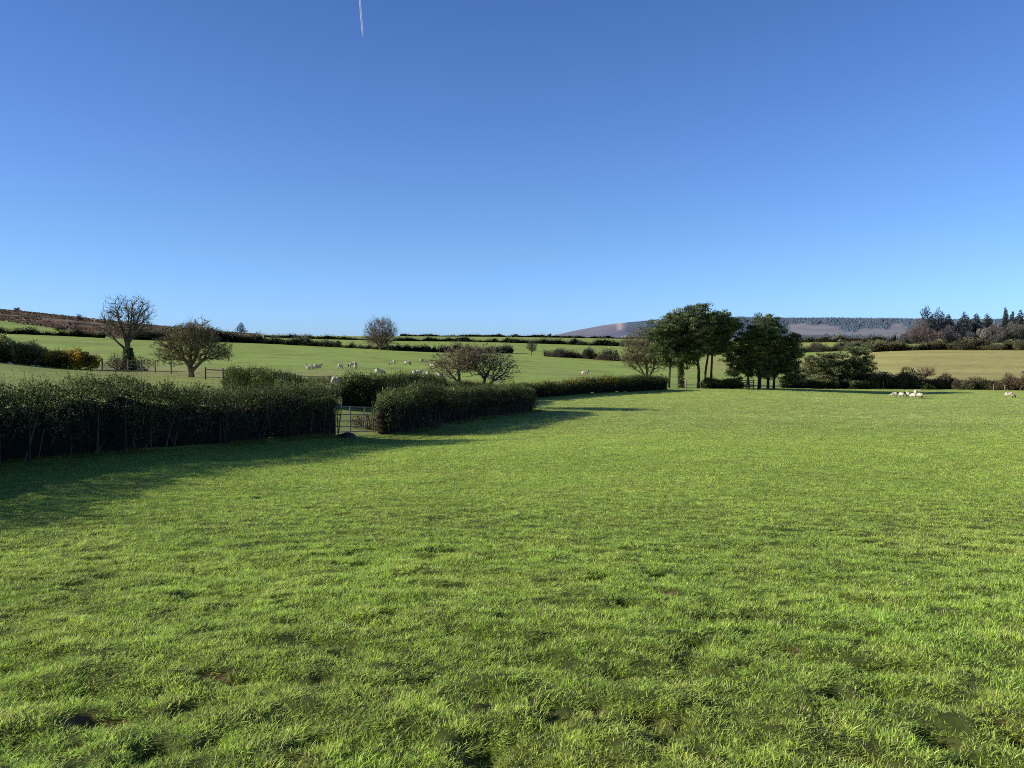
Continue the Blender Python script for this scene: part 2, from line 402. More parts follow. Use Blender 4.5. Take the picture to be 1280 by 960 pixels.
# ------------------------------------------------------------------ the ground
GREEN = np.array([.40, .50, .10]); GREEN_FAR = np.array([.43, .545, .12]); OLIVE = np.array([.60, .54, .18])
def zone_colour(x, y, bare):
    u, Y = polar(x, y)
    c = np.tile(GREEN, (len(x), 1)).astype(float)
    def mix(w, col):
        nonlocal c
        c = c * (1 - w[:, None]) + np.array(col) * w[:, None]
    near = in_near_field(x, y)
    mix(sstep(60, 130, Y) * (~near), GREEN_FAR)
    mix(near * sstep(15, 80, Y) * .8, (.47, .56, .13))
    soil = near * (1 - .8 * sstep(5, 24, Y) - .2 * sstep(40, 90, Y)) * .9
    mix(soil, (.055, .068, .018))
    mix(bare * (Y < 40), (.24, .14, .085))
    rank = sstep(.56, .68, fbm(x * .09, y * .05, 131, 4)) * sstep(50, 110, Y) * (~near); mix(rank * .35, (.40, .36, .13)); rk2 = sstep(.6, .7, fbm(x * .2 + 9, y * .1, 137, 3)) * (~near) * sstep(50, 110, Y); mix(rk2 * .35, (.20, .30, .07))
    # rough ground beside the lane, left
    mix((~near) * (Y < 75) * (u < 480) * .45, (.40, .38, .14))
    mix((~near) * sstep(52, 57, Y) * (1 - sstep(60, 64, Y)) * (u > 380) * (u < 440), (.17, .145, .12))
    mix((u > 120) * (u < 420) * sstep(66, 74, Y) * (1 - sstep(96, 118, Y)) * (.35 + .4 * fbm(x * .12, y * .12, 51)), (.46, .40, .17))
    # yellow field, right
    mix((~near) * sstep(1000, 1060, u) * sstep(118, 140, Y) * (1 - sstep(352, 365, Y)), OLIVE)
    mix((~near) * sstep(830, 900, u) * (1 - sstep(1000, 1060, u)) * sstep(160, 240, Y) * .5, OLIVE)
    # distant fields
    mix((u > 950) * sstep(355, 365, Y) * (1 - sstep(520, 560, Y)) * .6, (.36, .54, .13))
    mix((u > 1060) * sstep(540, 570, Y), (.16, .13, .09))
    # moor, left
    edge = np.interp(u, [-90, 0, 60, 110, 150, 200, 290, 330], [425, 405, 372, 330, 300, 320, 345, 460]) * (1 + .10 * (fbm(x * .012, y * .012, 33) - .5))
    mw = sstep(0, 26, Y - edge) * (1 - sstep(270, 330, u))
    brown = np.array([.36, .22, .13]); dark = np.array([.11, .095, .06]); pale = np.array([.50, .38, .25])
    n1 = sstep(.42, .60, fbm(x * .05, y * .035, 61)); n2 = sstep(.5, .68, fbm(x * .11, y * .06, 71, 5))
    mc = brown * (1 - n1[:, None]) + dark * n1[:, None]; mc = mc * (1 - .55 * n2[:, None]) + pale * .55 * n2[:, None]
    mdark = sstep(120, 190, u)[:, None] * .65
    mc = mc * (1 - mdark) + np.array([.15, .115, .065]) * mdark
    c = c * (1 - mw[:, None]) + mc * mw[:, None]
    # pale worn strips and mown bands on the long slopes
    band = .5 + .5 * np.sin(Y * .12 + 5 * fbm(x * .01, y * .01, 88)); c *= (1 + .05 * (band - .5) * sstep(90, 160, Y) * (1 - mw))[:, None]
    lane = 1 + .18 * (fbm(x * .03, y * .03, 5) - .5); c *= lane[:, None]
    return np.maximum(c, .004)

def build_ground():
    th = np.concatenate([np.radians(np.linspace(-180, -42, 60, endpoint=False)), np.radians(np.linspace(-42, 42, 620, endpoint=False)), np.radians(np.linspace(42, 180, 60, endpoint=False))])
    r = [.35]
    while r[-1] < 4200:
        q = r[-1]; r.append(q * (1.0065 if 2.6 < q < 30 else (1.012 if q < 900 else 1.03)) + (.0 if q > 2 else .05))
    r = np.array(r); nr, nt = len(r), len(th)
    R, T = np.meshgrid(r, th, indexing='ij')
    x = (R * np.sin(T)).ravel(); y = (R * np.cos(T)).ravel()
    z = land(x, y)
    m = np.hypot(x, y) < 62
    dz, bare = relief(x[m], y[m]); z[m] += dz
    b = np.zeros(len(x)); b[m] = bare
    far = ~m
    z[far] += .10 * (fbm(x[far] * .2, y[far] * .2, 77, 3) - .5) * sstep(60, 90, np.hypot(x[far], y[far]))
    Yf = np.hypot(x, y); u, _ = polar(x, y)
    mm = (u < 290) & (Yf > 330)
    z[mm] += (3.2 * (fbm(x[mm] * .03, y[mm] * .03, 91, 4) - .5) * sstep(330, 480, Yf[mm]))
    cols = zone_colour(x, y, b)
    idx = np.arange(nr * nt).reshape(nr, nt); nx = np.roll(idx, -1, axis=1)
    f = np.stack([idx[:-1], idx[1:], nx[1:], nx[:-1]], -1).reshape(-1, 4)[:, ::-1]
    # close the centre
    v = np.stack([x, y, z], 1); v = np.vstack([v, [0, 0, float(land(0., .5))]]); cols = np.vstack([cols, cols[0]])
    c = len(v) - 1
    tri = np.stack([np.full(nt, c), nx[0], idx[0]], 1)
    o = mesh_np('ground', v, [f, tri], M_GROUND, cols, smooth=True)
    return tag(o, 'rolling green pasture falling away from the camera to fields and moor', kind='structure')
build_ground()

# ------------------------------------------------------------------ grass of the near field
def tuft(name, n, spread, hmin, hmax, w, seed, lean=.55):
    r = np.random.default_rng(seed)
    rad = spread * np.sqrt(r.random(n)); an = r.uniform(0, 2 * PI, n)
    b = np.stack([rad * np.cos(an), rad * np.sin(an), np.full(n, -.012)], 1)
    h = r.uniform(hmin, hmax, n) * r.choice([1, 1, .75, .55], n)
    da = an + r.normal(0, 1.1, n); le = np.abs(r.normal(.25, lean, n)).clip(0, 1.25)
    d = np.stack([np.cos(da) * np.sin(le), np.sin(da) * np.sin(le), np.cos(le)], 1)
    bend = np.stack([np.cos(da), np.sin(da), -.55 * np.ones(n)], 1) * (r.uniform(.1, .55, n) * h)[:, None]
    s = np.stack([-np.sin(da + r.normal(0, .6, n)), np.cos(da), np.zeros(n)], 1)
    W = (w * r.uniform(.6, 1.3, n))[:, None]; H = h[:, None]
    mid = b + d * H * .55 + bend * .3; tip = b + d * H + bend
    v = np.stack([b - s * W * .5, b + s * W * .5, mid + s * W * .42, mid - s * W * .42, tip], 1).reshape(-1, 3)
    k = np.arange(n)[:, None] * 5
    q = np.concatenate([k, k + 1, k + 2, k + 3], 1); t = np.concatenate([k + 3, k + 2, k + 4], 1)
    g = r.uniform(.75, 1.3, n)[:, None]; ye = r.uniform(-.15, .3, n)[:, None]
    col = np.array([[.465, .63, .12]]) * g + np.array([[.15, .06, .015]]) * ye
    dead = r.random(n) < .085
    col[dead] = np.array([.62, .54, .26]) * r.uniform(.6, 1.1, (dead.sum(), 1))
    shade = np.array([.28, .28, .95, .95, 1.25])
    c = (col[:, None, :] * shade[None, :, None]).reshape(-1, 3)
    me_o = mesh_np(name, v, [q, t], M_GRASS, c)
    COL.objects.unlink(me_o)
    return me_o

gcol = bpy.data.collections.new('grass_tufts')
for i in range(7):
    gcol.objects.link(tuft('grass_tuft', 40, .044, .02, .054, .0040, 100 + i, .8))
for i in range(4):
    gcol.objects.link(tuft('grass_tuft', 44, .12, .026, .06, .008, 140 + i, .75))
for i in range(4):
    gcol.objects.link(tuft('grass_tuft', 46, .36, .04, .085, .018, 160 + i))

def grass_points():
    r = np.random.default_rng(5)
    P, S, I, TN, RT = [], [], [], [], []
    def band(r0, r1, dens, lo, hi, zs):
        R0, R1 = r0 * (.72 if r0 > 3 else 1), r1 * 1.28
        A = .5 * 1.52 * (R1 ** 2 - R0 ** 2); n = int(A * dens)
        Y = np.sqrt(r.uniform(R0 ** 2, R1 ** 2, n)); a = r.uniform(-.76, .76, n)
        sel = r.random(n) < (sstep(R0, r0 * 1.28, Y) if r0 > 3 else 1.) * (1 - sstep(r1 * .72, R1, Y)); Y, a = Y[sel], a[sel]; n = len(Y)
        x = a * Y; y = Y
        k = in_near_field(x, y) & (x > line_x(y) + .55); x, y = x[k], y[k]
        dz, bare, hole = relief(x, y, True)
        cl = fbm(x * 3.6, y * 4.4, 201, 3); cl2 = fbm(x * .5, y * .5, 207, 3)
        keep = r.random(len(x)) > np.maximum(np.maximum(bare * 1.3, sstep(.3, .8, hole) * .9), sstep(.68, .78, vnoise(x * 5, y * 5, 31)) * .5 * (1 - sstep(6, 14, y)))
        x, y, dz, bare, cl, cl2 = x[keep], y[keep], dz[keep], bare[keep], cl[keep], cl2[keep]
        n = len(x)
        z = land(x, y) + dz
        dm = 1 - .75 * sstep(6, 16, y); hs = (1 + dm * (.5 * sstep(.28, .75, cl) - .26)) * (1 + dm * (1.0 * vnoise(x * 9, y * 11, 206) - .5)) * (.85 + .4 * (cl2 - .5)) * r.uniform(.75, 1.25, n) * zs
        hs *= np.where(dz < -.045, .75, 1.)
        wide = r.uniform(.8, 1.25, n)
        P.append(np.stack([x, y, z], 1)); S.append(np.stack([wide, wide, hs], 1)); I.append(r.integers(lo, hi, n))
        g = (.94 + .12 * sstep(.25, .75, fbm(x * .9, y * .9, 215, 4)))
        far = sstep(12, 70, y)
        yel = sstep(.45, .75, fbm(x * .35, y * .35, 222, 4)) * .12 + sstep(.55, .7, vnoise(x * 2.2, y * 2.2, 225)) * .16
        g = g * (1.36 + .16 * far) * (.92 + .16 * fbm(x * .07, y * .05, 240, 3)); t = np.stack([g * (1 + .55 * yel + .12 * far), g * (1 + .10 * yel + .02 * far), g * (1 + .5 * yel + .55 * far)], 1) * r.uniform(.72, 1.28, (n, 1))
        lush = (sstep(.6, .8, fbm(x * .8 + 40, y * .8, 230, 3)) * .22)[:, None]
        t = t * (1 - lush) + t * np.array([.62, .86, .8]) * lush
        foot = 1 - sstep(.6, 5.2, x - line_x(y)) * (y < 62) - (y >= 62); t = t * (1 - .5 * np.clip(foot, 0, 1) ** .8)[:, None]  # hedge shadow deepened in the tint of the grass beside it
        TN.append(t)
        RT.append(np.stack([r.normal(0, .12, n), r.normal(0, .12, n), r.uniform(0, 2 * PI, n)], 1))
    band(2.4, 8, 900, 0, 7, 1.0)
    band(8, 16, 420, 0, 7, 1.0)
    band(16, 34, 110, 7, 11, 1.0)
    band(34, 118, 8, 11, 15, .8)
    # rough uncut grass along the foot of the hedges
    n = 9000; y = r.uniform(9, 61, n); k = (y < 30.8) | (y > 35.6); y = y[k]; n = len(y)
    x = line_x(y) + r.uniform(.2, 1.05, n) ** 1.3; ok = r.random(n) < sstep(.35, .6, fbm(x * .9, y * .5, 251, 3)); x, y = x[ok], y[ok]; n = len(x)
    P.append(np.stack([x, y, land(x, y) + relief(x, y)[0]], 1)); hs = r.uniform(1.6, 4.2, n); S.append(np.stack([hs * .55, hs * .55, hs], 1)); I.append(r.integers(0, 7, n))
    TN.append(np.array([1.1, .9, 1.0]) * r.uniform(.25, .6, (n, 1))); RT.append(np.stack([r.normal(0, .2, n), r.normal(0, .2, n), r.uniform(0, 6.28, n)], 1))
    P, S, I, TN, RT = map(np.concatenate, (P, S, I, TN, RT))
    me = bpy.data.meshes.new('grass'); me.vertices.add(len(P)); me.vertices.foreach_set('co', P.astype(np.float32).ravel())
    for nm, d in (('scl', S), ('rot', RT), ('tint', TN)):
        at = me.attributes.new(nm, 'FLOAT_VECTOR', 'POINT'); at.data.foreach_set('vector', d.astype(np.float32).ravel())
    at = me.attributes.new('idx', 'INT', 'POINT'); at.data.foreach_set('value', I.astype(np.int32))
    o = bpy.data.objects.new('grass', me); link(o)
    tag(o, 'short green grass of the near field, tufted and pitted by hooves', 'grass', kind='stuff')
    ng = bpy.data.node_groups.new('grass_scatter', 'GeometryNodeTree')
    ng.interface.new_socket('Geometry', in_out='INPUT', socket_type='NodeSocketGeometry')
    ng.interface.new_socket('Geometry', in_out='OUTPUT', socket_type='NodeSocketGeometry')
    N, L = ng.nodes, ng.links
    gi = N.new('NodeGroupInput'); go = N.new('NodeGroupOutput'); ip = N.new('GeometryNodeInstanceOnPoints'); ci = N.new('GeometryNodeCollectionInfo')
    ci.inputs['Collection'].default_value = gcol; ci.inputs['Separate Children'].default_value = True; ci.inputs['Reset Children'].default_value = True
    def named(nm, dt):
        q = N.new('GeometryNodeInputNamedAttribute'); q.data_type = dt; q.inputs['Name'].default_value = nm; return q.outputs['Attribute']
    L.new(gi.outputs[0], ip.inputs['Points']); L.new(ci.outputs[0], ip.inputs['Instance']); ip.inputs['Pick Instance'].default_value = True
    L.new(named('idx', 'INT'), ip.inputs['Instance Index']); L.new(named('scl', 'FLOAT_VECTOR'), ip.inputs['Scale'])
    e2r = N.new('FunctionNodeEulerToRotation'); L.new(named('rot', 'FLOAT_VECTOR'), e2r.inputs[0]); L.new(e2r.outputs[0], ip.inputs['Rotation'])
    L.new(ip.outputs[0], go.inputs[0])
    md = o.modifiers.new('scatter', 'NODES'); md.node_group = ng
    print('grass tufts', len(P))
    # the tufts are named in sorted order inside the collection
grass_points()

# ------------------------------------------------------------------ hedges
GORSE = [(0.044, 0.075, 0.026), (0.075, 0.109, 0.034), (0.131, 0.158, 0.048), (0.207, 0.218, 0.070)]
HAW = [(0.117, 0.105, 0.058), (0.176, 0.152, 0.082), (0.234, 0.211, 0.105), (0.117, 0.140, 0.052)]
BROWN = [(0.181, 0.128, 0.089), (0.255, 0.181, 0.116), (0.149, 0.106, 0.081), (0.319, 0.245, 0.160)]
FARH = [(0.100, 0.113, 0.068), (0.142, 0.157, 0.080), (0.198, 0.193, 0.103), (0.157, 0.128, 0.100)]
YEL = (.75, .50, .04)

def pick(pal, n, r, w=None, gain=1.):
    pal = np.array(pal) * gain; i = r.choice(len(pal), n, p=w)
    return pal[i] * r.uniform(.75, 1.3, (n, 1))

def path_at(path, s):
    p = np.asarray(path, float); d = np.linalg.norm(np.diff(p, axis=0), axis=1); c = np.concatenate([[0], np.cumsum(d)])
    x = np.interp(s, c, p[:, 0]); y = np.interp(s, c, p[:, 1])
    i = np.clip(np.searchsorted(c, s, side='right') - 1, 0, len(d) - 1)
    t = (np.diff(p, axis=0) / d[:, None])[i]
    return x, y, t, c[-1]

def hedge(label, path, h, hw, n, leaf, pal=GORSE, seed=1, cat='hedge', name='hedge', group=None, yellow=0., yellow_rng=None, brownlow=.35, sprigs=0, lump=.25, poke=0, core=True, base=.0, taper=True, stems=0):
    r = np.random.default_rng(seed)
    path = [tuple(p[:2]) for p in path]
    _, _, _, Ltot = path_at(path, np.array([0.]))
    x0, y0, _, _ = path_at(path, np.array([Ltot / 2]))
    origin = np.array([x0[0], y0[0], gz(x0[0], y0[0])])
    root = empty(name, origin, label, cat, group)
    hf = (lambda s: np.interp(s / Ltot, np.linspace(0, 1, len(h)), h)) if isinstance(h, (list, tuple)) else (lambda s: np.full_like(s, h))
    def shape(s, ang, k):
        """point on the hedge's cross-section: ang 0..pi over the top, k 0..1 depth"""
        x, y, t, _ = path_at(path, s)
        endt = np.clip((np.minimum(s, Ltot - s) + .9 * hw * (vnoise(ang * 2.5, s * 0 + seed, seed) - .3)) / (hw * 1.3), .0, 1) ** .5 if taper else np.ones_like(s)
        nz = fbm(s * .55 + seed * 3, ang * 1.2, seed + 5, 3)
        nzt = fbm(s * .33 + seed * 7, ang * 0, seed + 15, 3)
        nz3 = fbm(s * 2.1 + seed, ang * 3, seed + 25, 3)
        H = hf(s) * (1 + min(lump * .55, .3 + .35 * max(0, lump - .8)) * (nzt - .5) + .5 * lump * (nz3 - .5)) * (.72 + .28 * endt)
        Wd = hw * (1 + lump * 1.6 * (nz - .5) + lump * 1.3 * (nz3 - .5)) * (.35 + .65 * endt)
        ca, sa = np.cos(ang), np.sin(ang)
        Wd = Wd * (.72 + .28 * sstep(.0, .45, sa)); cx = np.sign(ca) * np.abs(ca) ** .55 * Wd * k
        cz = base + (np.abs(sa) ** .5) * (H - base) * (.4 + .6 * k)
        nx, ny = -t[:, 1], t[:, 0]
        px = x + nx * cx; py = y + ny * cx
        pz = land(x, y) + cz
        out = np.stack([nx * ca, ny * ca, .25 + sa], 1)
        return np.stack([px, py, pz], 1), unit(out), cz / np.maximum(H, .1)
    s = r.uniform(0, Ltot, n); ang = np.abs(r.uniform(-.0, PI, n)); k = 1 - .38 * r.random(n) ** 1.6
    c, o_, hz = shape(s, ang, k)
    gap = fbm(s * 1.5 + 31, hz * 3.2 + np.sign(np.cos(ang)) * 7, seed + 71, 3); kp = r.random(n) > sstep(.5, .66, gap) * np.clip(1.15 - hz, .12, .95)
    s, ang, k, c, o_, hz = s[kp], ang[kp], k[kp], c[kp], o_[kp], hz[kp]; n = len(s)
    c += r.normal(0, leaf * .9, (n, 3))
    ax = unit(o_ * .7 + rand_unit(n, r) + np.array([0, 0, .35])); nr_ = rand_unit(n, r)
    cols = pick(pal, n, r)
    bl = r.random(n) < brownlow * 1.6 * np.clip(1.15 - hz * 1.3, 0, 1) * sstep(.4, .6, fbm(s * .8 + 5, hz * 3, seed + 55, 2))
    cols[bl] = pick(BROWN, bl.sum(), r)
    patch = fbm(s * .5, hz * 2, seed + 31, 3); cols *= ((.7 + .7 * sstep(.35, .7, patch)) * (.55 + .3 * sstep(.3, .75, hz) + .9 * sstep(.78, 1.05, hz)))[:, None]  # random patches, plus lit tops and shaded lower faces put into the leaf colour
    if yellow:
        ywin = np.ones(n)
        if yellow_rng: ywin = ((s / Ltot > yellow_rng[0]) & (s / Ltot < yellow_rng[1])).astype(float)
        yn = (r.random(n) < yellow * 2 * sstep(.42, .55, fbm(s * .6 + 9, hz * 3, seed + 40, 2)) * ywin * (hz > .4))
        cols[yn] = np.array(YEL) * r.uniform(.6, 1.2, (yn.sum(), 1))
    Ls = leaf * r.uniform(.55, 1.25, n) * np.where(r.random(n) < .12, 1.7, 1.)
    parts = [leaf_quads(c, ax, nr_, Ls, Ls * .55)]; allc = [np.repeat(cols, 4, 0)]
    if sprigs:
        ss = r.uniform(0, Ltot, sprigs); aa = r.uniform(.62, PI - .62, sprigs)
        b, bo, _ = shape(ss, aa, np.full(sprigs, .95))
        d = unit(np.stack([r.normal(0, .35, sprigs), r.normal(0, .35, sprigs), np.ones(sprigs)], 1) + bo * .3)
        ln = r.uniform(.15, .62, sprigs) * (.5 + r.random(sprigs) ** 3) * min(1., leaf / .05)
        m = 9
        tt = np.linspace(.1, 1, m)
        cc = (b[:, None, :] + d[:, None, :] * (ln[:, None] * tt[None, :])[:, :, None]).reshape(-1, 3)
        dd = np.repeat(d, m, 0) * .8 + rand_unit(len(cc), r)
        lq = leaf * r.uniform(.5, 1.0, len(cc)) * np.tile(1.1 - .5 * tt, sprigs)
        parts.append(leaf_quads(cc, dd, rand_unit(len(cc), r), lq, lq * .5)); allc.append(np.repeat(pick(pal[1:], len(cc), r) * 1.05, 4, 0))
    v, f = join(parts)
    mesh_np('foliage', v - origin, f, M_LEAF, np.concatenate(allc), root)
    if core:  # added solid dark core that stops light passing through the leaves
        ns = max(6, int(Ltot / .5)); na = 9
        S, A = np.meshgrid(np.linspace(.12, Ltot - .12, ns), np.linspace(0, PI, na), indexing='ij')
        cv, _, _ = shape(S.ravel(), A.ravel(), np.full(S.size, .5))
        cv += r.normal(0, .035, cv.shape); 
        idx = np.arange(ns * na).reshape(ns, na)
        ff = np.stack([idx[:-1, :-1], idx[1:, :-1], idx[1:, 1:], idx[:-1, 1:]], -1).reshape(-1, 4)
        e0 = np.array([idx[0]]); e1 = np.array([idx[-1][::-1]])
        mesh_np('light_block_core', cv - origin, [ff, e0, e1], M_CORE, None, root, smooth=True)
    if poke:
        ss = r.uniform(0, Ltot, poke); aa = np.where(r.random(poke) < .5, r.uniform(0, PI, poke), r.choice([.25, PI - .25], poke) + r.normal(0, .25, poke)).clip(0, PI)
        b, bo, hz = shape(ss, aa, np.full(poke, .8))
        d = unit(bo + rand_unit(poke, r) * .8 + np.array([0, 0, .35]))
        v, f = blades(b, d, r.uniform(.15, .6, poke), .014 * r.uniform(.6, 1.4, poke), r)
        mesh_np('crown', v - origin, f, M_TWIG, np.repeat(pick(BROWN, poke, r) * 1.3, 3, 0), root)  # single brown twigs poking out of the hedge
    if stems:
        ss = r.uniform(0, Ltot, stems); x, y, t, _ = path_at(path, ss)
        off = r.uniform(-1, 1, stems) * hw * .85
        off = np.abs(off) * np.sign(off) * .4 + np.sign(off) * hw * .35; a = np.stack([x - t[:, 1] * off, y + t[:, 0] * off, land(x, y) - .05], 1)
        b = a + np.stack([r.normal(0, .22, stems), r.normal(0, .22, stems), hf(ss) * r.uniform(.45, .85, stems)], 1)
        rr = r.uniform(.008, .026, stems)
        v, f = tubes(a, b, rr, rr * .5, 4)
        mesh_np('stems', v - origin, f, M_BARK, None, root)
    return root

R4 = lambda *a: [gp(*q) for q in a]
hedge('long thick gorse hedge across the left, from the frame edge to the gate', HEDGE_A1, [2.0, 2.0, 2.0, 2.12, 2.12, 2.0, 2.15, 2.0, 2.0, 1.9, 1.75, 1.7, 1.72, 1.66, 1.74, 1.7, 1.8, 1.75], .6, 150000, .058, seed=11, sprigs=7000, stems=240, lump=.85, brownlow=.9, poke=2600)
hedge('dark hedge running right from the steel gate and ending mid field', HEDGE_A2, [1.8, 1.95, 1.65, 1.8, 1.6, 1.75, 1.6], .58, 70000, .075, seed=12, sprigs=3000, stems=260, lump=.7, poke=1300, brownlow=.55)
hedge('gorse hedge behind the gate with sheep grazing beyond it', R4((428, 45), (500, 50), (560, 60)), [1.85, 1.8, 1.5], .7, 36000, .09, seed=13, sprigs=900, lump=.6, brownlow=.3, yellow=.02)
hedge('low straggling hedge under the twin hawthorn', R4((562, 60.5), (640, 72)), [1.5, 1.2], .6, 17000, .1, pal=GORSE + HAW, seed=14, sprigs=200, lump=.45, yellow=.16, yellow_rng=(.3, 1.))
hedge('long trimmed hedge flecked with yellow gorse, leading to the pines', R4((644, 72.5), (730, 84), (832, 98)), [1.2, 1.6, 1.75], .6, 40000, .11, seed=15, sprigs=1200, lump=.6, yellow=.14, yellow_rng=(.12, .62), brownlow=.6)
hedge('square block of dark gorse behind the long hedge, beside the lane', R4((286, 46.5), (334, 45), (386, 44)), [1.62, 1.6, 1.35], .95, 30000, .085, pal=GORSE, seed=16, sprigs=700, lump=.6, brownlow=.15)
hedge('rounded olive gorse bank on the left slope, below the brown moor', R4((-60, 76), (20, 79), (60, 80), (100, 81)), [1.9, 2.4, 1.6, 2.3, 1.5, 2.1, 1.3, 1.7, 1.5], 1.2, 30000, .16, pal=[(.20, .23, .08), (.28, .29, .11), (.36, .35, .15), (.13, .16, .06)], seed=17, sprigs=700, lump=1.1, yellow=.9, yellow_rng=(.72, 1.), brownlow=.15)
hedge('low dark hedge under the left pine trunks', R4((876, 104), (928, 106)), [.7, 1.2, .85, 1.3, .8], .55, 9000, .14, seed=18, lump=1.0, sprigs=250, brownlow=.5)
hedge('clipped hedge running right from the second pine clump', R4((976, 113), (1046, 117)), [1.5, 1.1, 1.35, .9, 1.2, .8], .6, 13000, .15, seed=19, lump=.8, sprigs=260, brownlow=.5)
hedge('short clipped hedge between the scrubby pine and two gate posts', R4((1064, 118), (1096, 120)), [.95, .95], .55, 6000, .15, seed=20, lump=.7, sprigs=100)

# ------------------------------------------------------------------ shrubs and far hedgerows
def cloud(r, n, lobes):
    """points in a union of ellipsoid lobes, shell biased: lobes = (cx,cy,cz,rx,ry,rz)"""
    lobes = np.array(lobes, float); vol = (lobes[:, 3] * lobes[:, 4] * lobes[:, 5]) ** (2 / 3); i = r.choice(len(lobes), n, p=vol / vol.sum())
    d = rand_unit(n, r); k = (1 - .5 * r.random(n) ** 1.5)[:, None]
    return lobes[i, :3] + d * lobes[i, 3:] * k, d

def shrub(label, u, Y, w, h, pal=GORSE, n=1800, leaf=.2, seed=1, name='shrub', cat='shrub', group=None, bare=0., yellow=0., conical=False, trunk=False, lobes=None):
    """w, h in metres; bare 0..1 = share of twigs instead of leaves"""
    r = np.random.default_rng(seed); p = gp(u, Y); root = empty(name, p, label, cat, group)
    if conical:
        lb = []
        for i in range(9):
            t = i / 8; lb.append((r.normal(0, .05) * w, r.normal(0, .05) * w, h * (.15 + .8 * t), w * .5 * (1 - t) ** .8 + .12 * w, w * .5 * (1 - t) ** .8 + .12 * w, h * .12))
    else:
        lb = lobes or []
        if not lb:
            m = int(np.clip(w / h * 5, 5, 14))
            for i in range(m):
                a = r.uniform(-.5, .5); q = 1 - (2 * a) ** 2 * .6; zc = h * r.uniform(.3, .72) * q
                lb.append((a * w * .8, r.uniform(-.3, .3) * w, zc, w * r.uniform(.16, .27), w * r.uniform(.16, .27), min(h * r.uniform(.22, .36), zc * 1.05 + .1)))
            lb.append((0, 0, h * .35, w * .36, w * .34, h * .36))
    nl = int(n * (1 - bare)); nb = n - nl
    parts, cols = [], []
    if nl:
        c, d = cloud(r, nl, lb); c[:, 2] = np.maximum(c[:, 2], .02)
        L_ = leaf * r.uniform(.6, 1.5, nl)
        parts.append(leaf_quads(c, unit(d + rand_unit(nl, r) * 1.1), rand_unit(nl, r), L_, L_ * .65))
        cc = pick(pal, nl, r)
        if yellow:
            yy = r.random(nl) < yellow * sstep(.4, .6, vnoise(c[:, 0] * .9, c[:, 2] * .9, seed)); cc[yy] = np.array(YEL) * r.uniform(.5, 1.1, (yy.sum(), 1))
        cols.append(np.repeat(cc, 4, 0))
    if parts:
        v, f = join(parts); mesh_np('foliage', v, f, M_LEAF, np.concatenate(cols), root)
    if nb:
        c, d = cloud(r, nb, lb); c[:, 2] = np.maximum(c[:, 2], .02)
        dirn = unit(d * .9 + np.array([0, 0, .9]) + rand_unit(nb, r) * .7)
        bv, bf = blades(c - dirn * leaf, dirn, leaf * 2.2 * r.uniform(.6, 1.3, nb), leaf * .16 * r.uniform(.6, 1.4, nb), r)
        mesh_np('crown', bv, bf, M_TWIG, np.repeat(pick(pal, nb, r), 3, 0), root)
    if bare < .3 and not (trunk or conical): return root
    ns = max(4, int(8 * (1 + bare)))
    a = np.stack([r.normal(0, .08 * w, ns), r.normal(0, .08 * w, ns), np.full(ns, -.1)], 1)
    b = np.stack([r.normal(0, .24 * w, ns), r.normal(0, .24 * w, ns), h * r.uniform(.4, .8, ns)], 1)
    rr = np.full(ns, .012 * h + .02)
    if trunk or conical:
        a = np.vstack([a, [[0, 0, -.1]]]); b = np.vstack([b, [[0, 0, h * .8]]]); rr = np.append(rr, .03 * h)
    v, f = tubes(a, b, rr, rr * .4, 5); mesh_np('stems' if not (trunk or conical) else 'trunk', v, f, M_BARK, None, root)
    return root

FG = 'field hedgerows on the far slopes'
def farhedge(label, pts, h, seed, n=2500, leaf=.5, pal=FARH, hw=None, lump=1.3, yellow=0.):
    hm = max(h) if isinstance(h, (list, tuple)) else h
    q = np.random.default_rng(seed); k_ = 22; hh = np.interp(np.linspace(0, 1, k_), np.linspace(0, 1, len(h)) if isinstance(h, (list, tuple)) else [0, 1], h if isinstance(h, (list, tuple)) else [h, h]); h = list(hh * q.choice([.35, .6, .8, 1., 1., 1.35], k_))
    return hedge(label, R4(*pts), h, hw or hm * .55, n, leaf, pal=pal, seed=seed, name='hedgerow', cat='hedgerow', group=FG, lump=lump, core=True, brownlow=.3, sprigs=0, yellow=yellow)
farhedge('dark straight hedge along the foot of the brown moor, far left', [(-40, 292), (40, 298), (132, 305)], 2.2, 31, 5000, .4, pal=GORSE[:3])
farhedge('tall dark scrub belt under the moor, behind the spreading hawthorn', [(158, 300), (220, 318), (292, 330)], [3.4, 5.0, 4.2], 32, 8000, .5, pal=FARH[:3] + [(.07, .04, .028)])
farhedge('scrubby hedgerow along the slope top below the lone skyline conifer', [(292, 330), (350, 330), (424, 328)], [3.6, 3.0, 2.4], 33, 6500, .42)
farhedge('low hedgerow running through the foot of the round bare tree', [(424, 328), (480, 322), (545, 322)], [1.7, 2.2, 2.0], 34, 4500, .38)
farhedge('hedgerow at the slope top passing behind the twin hawthorn', [(545, 322), (590, 330), (640, 352)], [2.6, 3.2, 2.6], 35, 4500, .42)
farhedge('thin hedgerow line on the far field left of the round bare tree', [(330, 480), (400, 480), (470, 485)], [2.2, 2.0, 2.0], 36, 3000, .5)
farhedge('thin hedgerow line on the far field right of the round bare tree', [(492, 485), (560, 500), (640, 500)], [2.4, 2.8, 2.8], 37, 3500, .5)
farhedge('dark thick hedgerow across the middle distance below the skyline', [(635, 498), (720, 500), (830, 500)], [3.6, 3.6, 4.2], 38, 6000, .55)
farhedge('dark hedge line running along the very skyline', [(500, 760), (600, 770), (716, 770)], [2.4, 2.6, 2.6], 39, 3500, .6)
farhedge('skyline hedge line below the heather hill', [(716, 790), (800, 795), (900, 800)], [2.6, 2.8, 3.2], 40, 3500, .6)
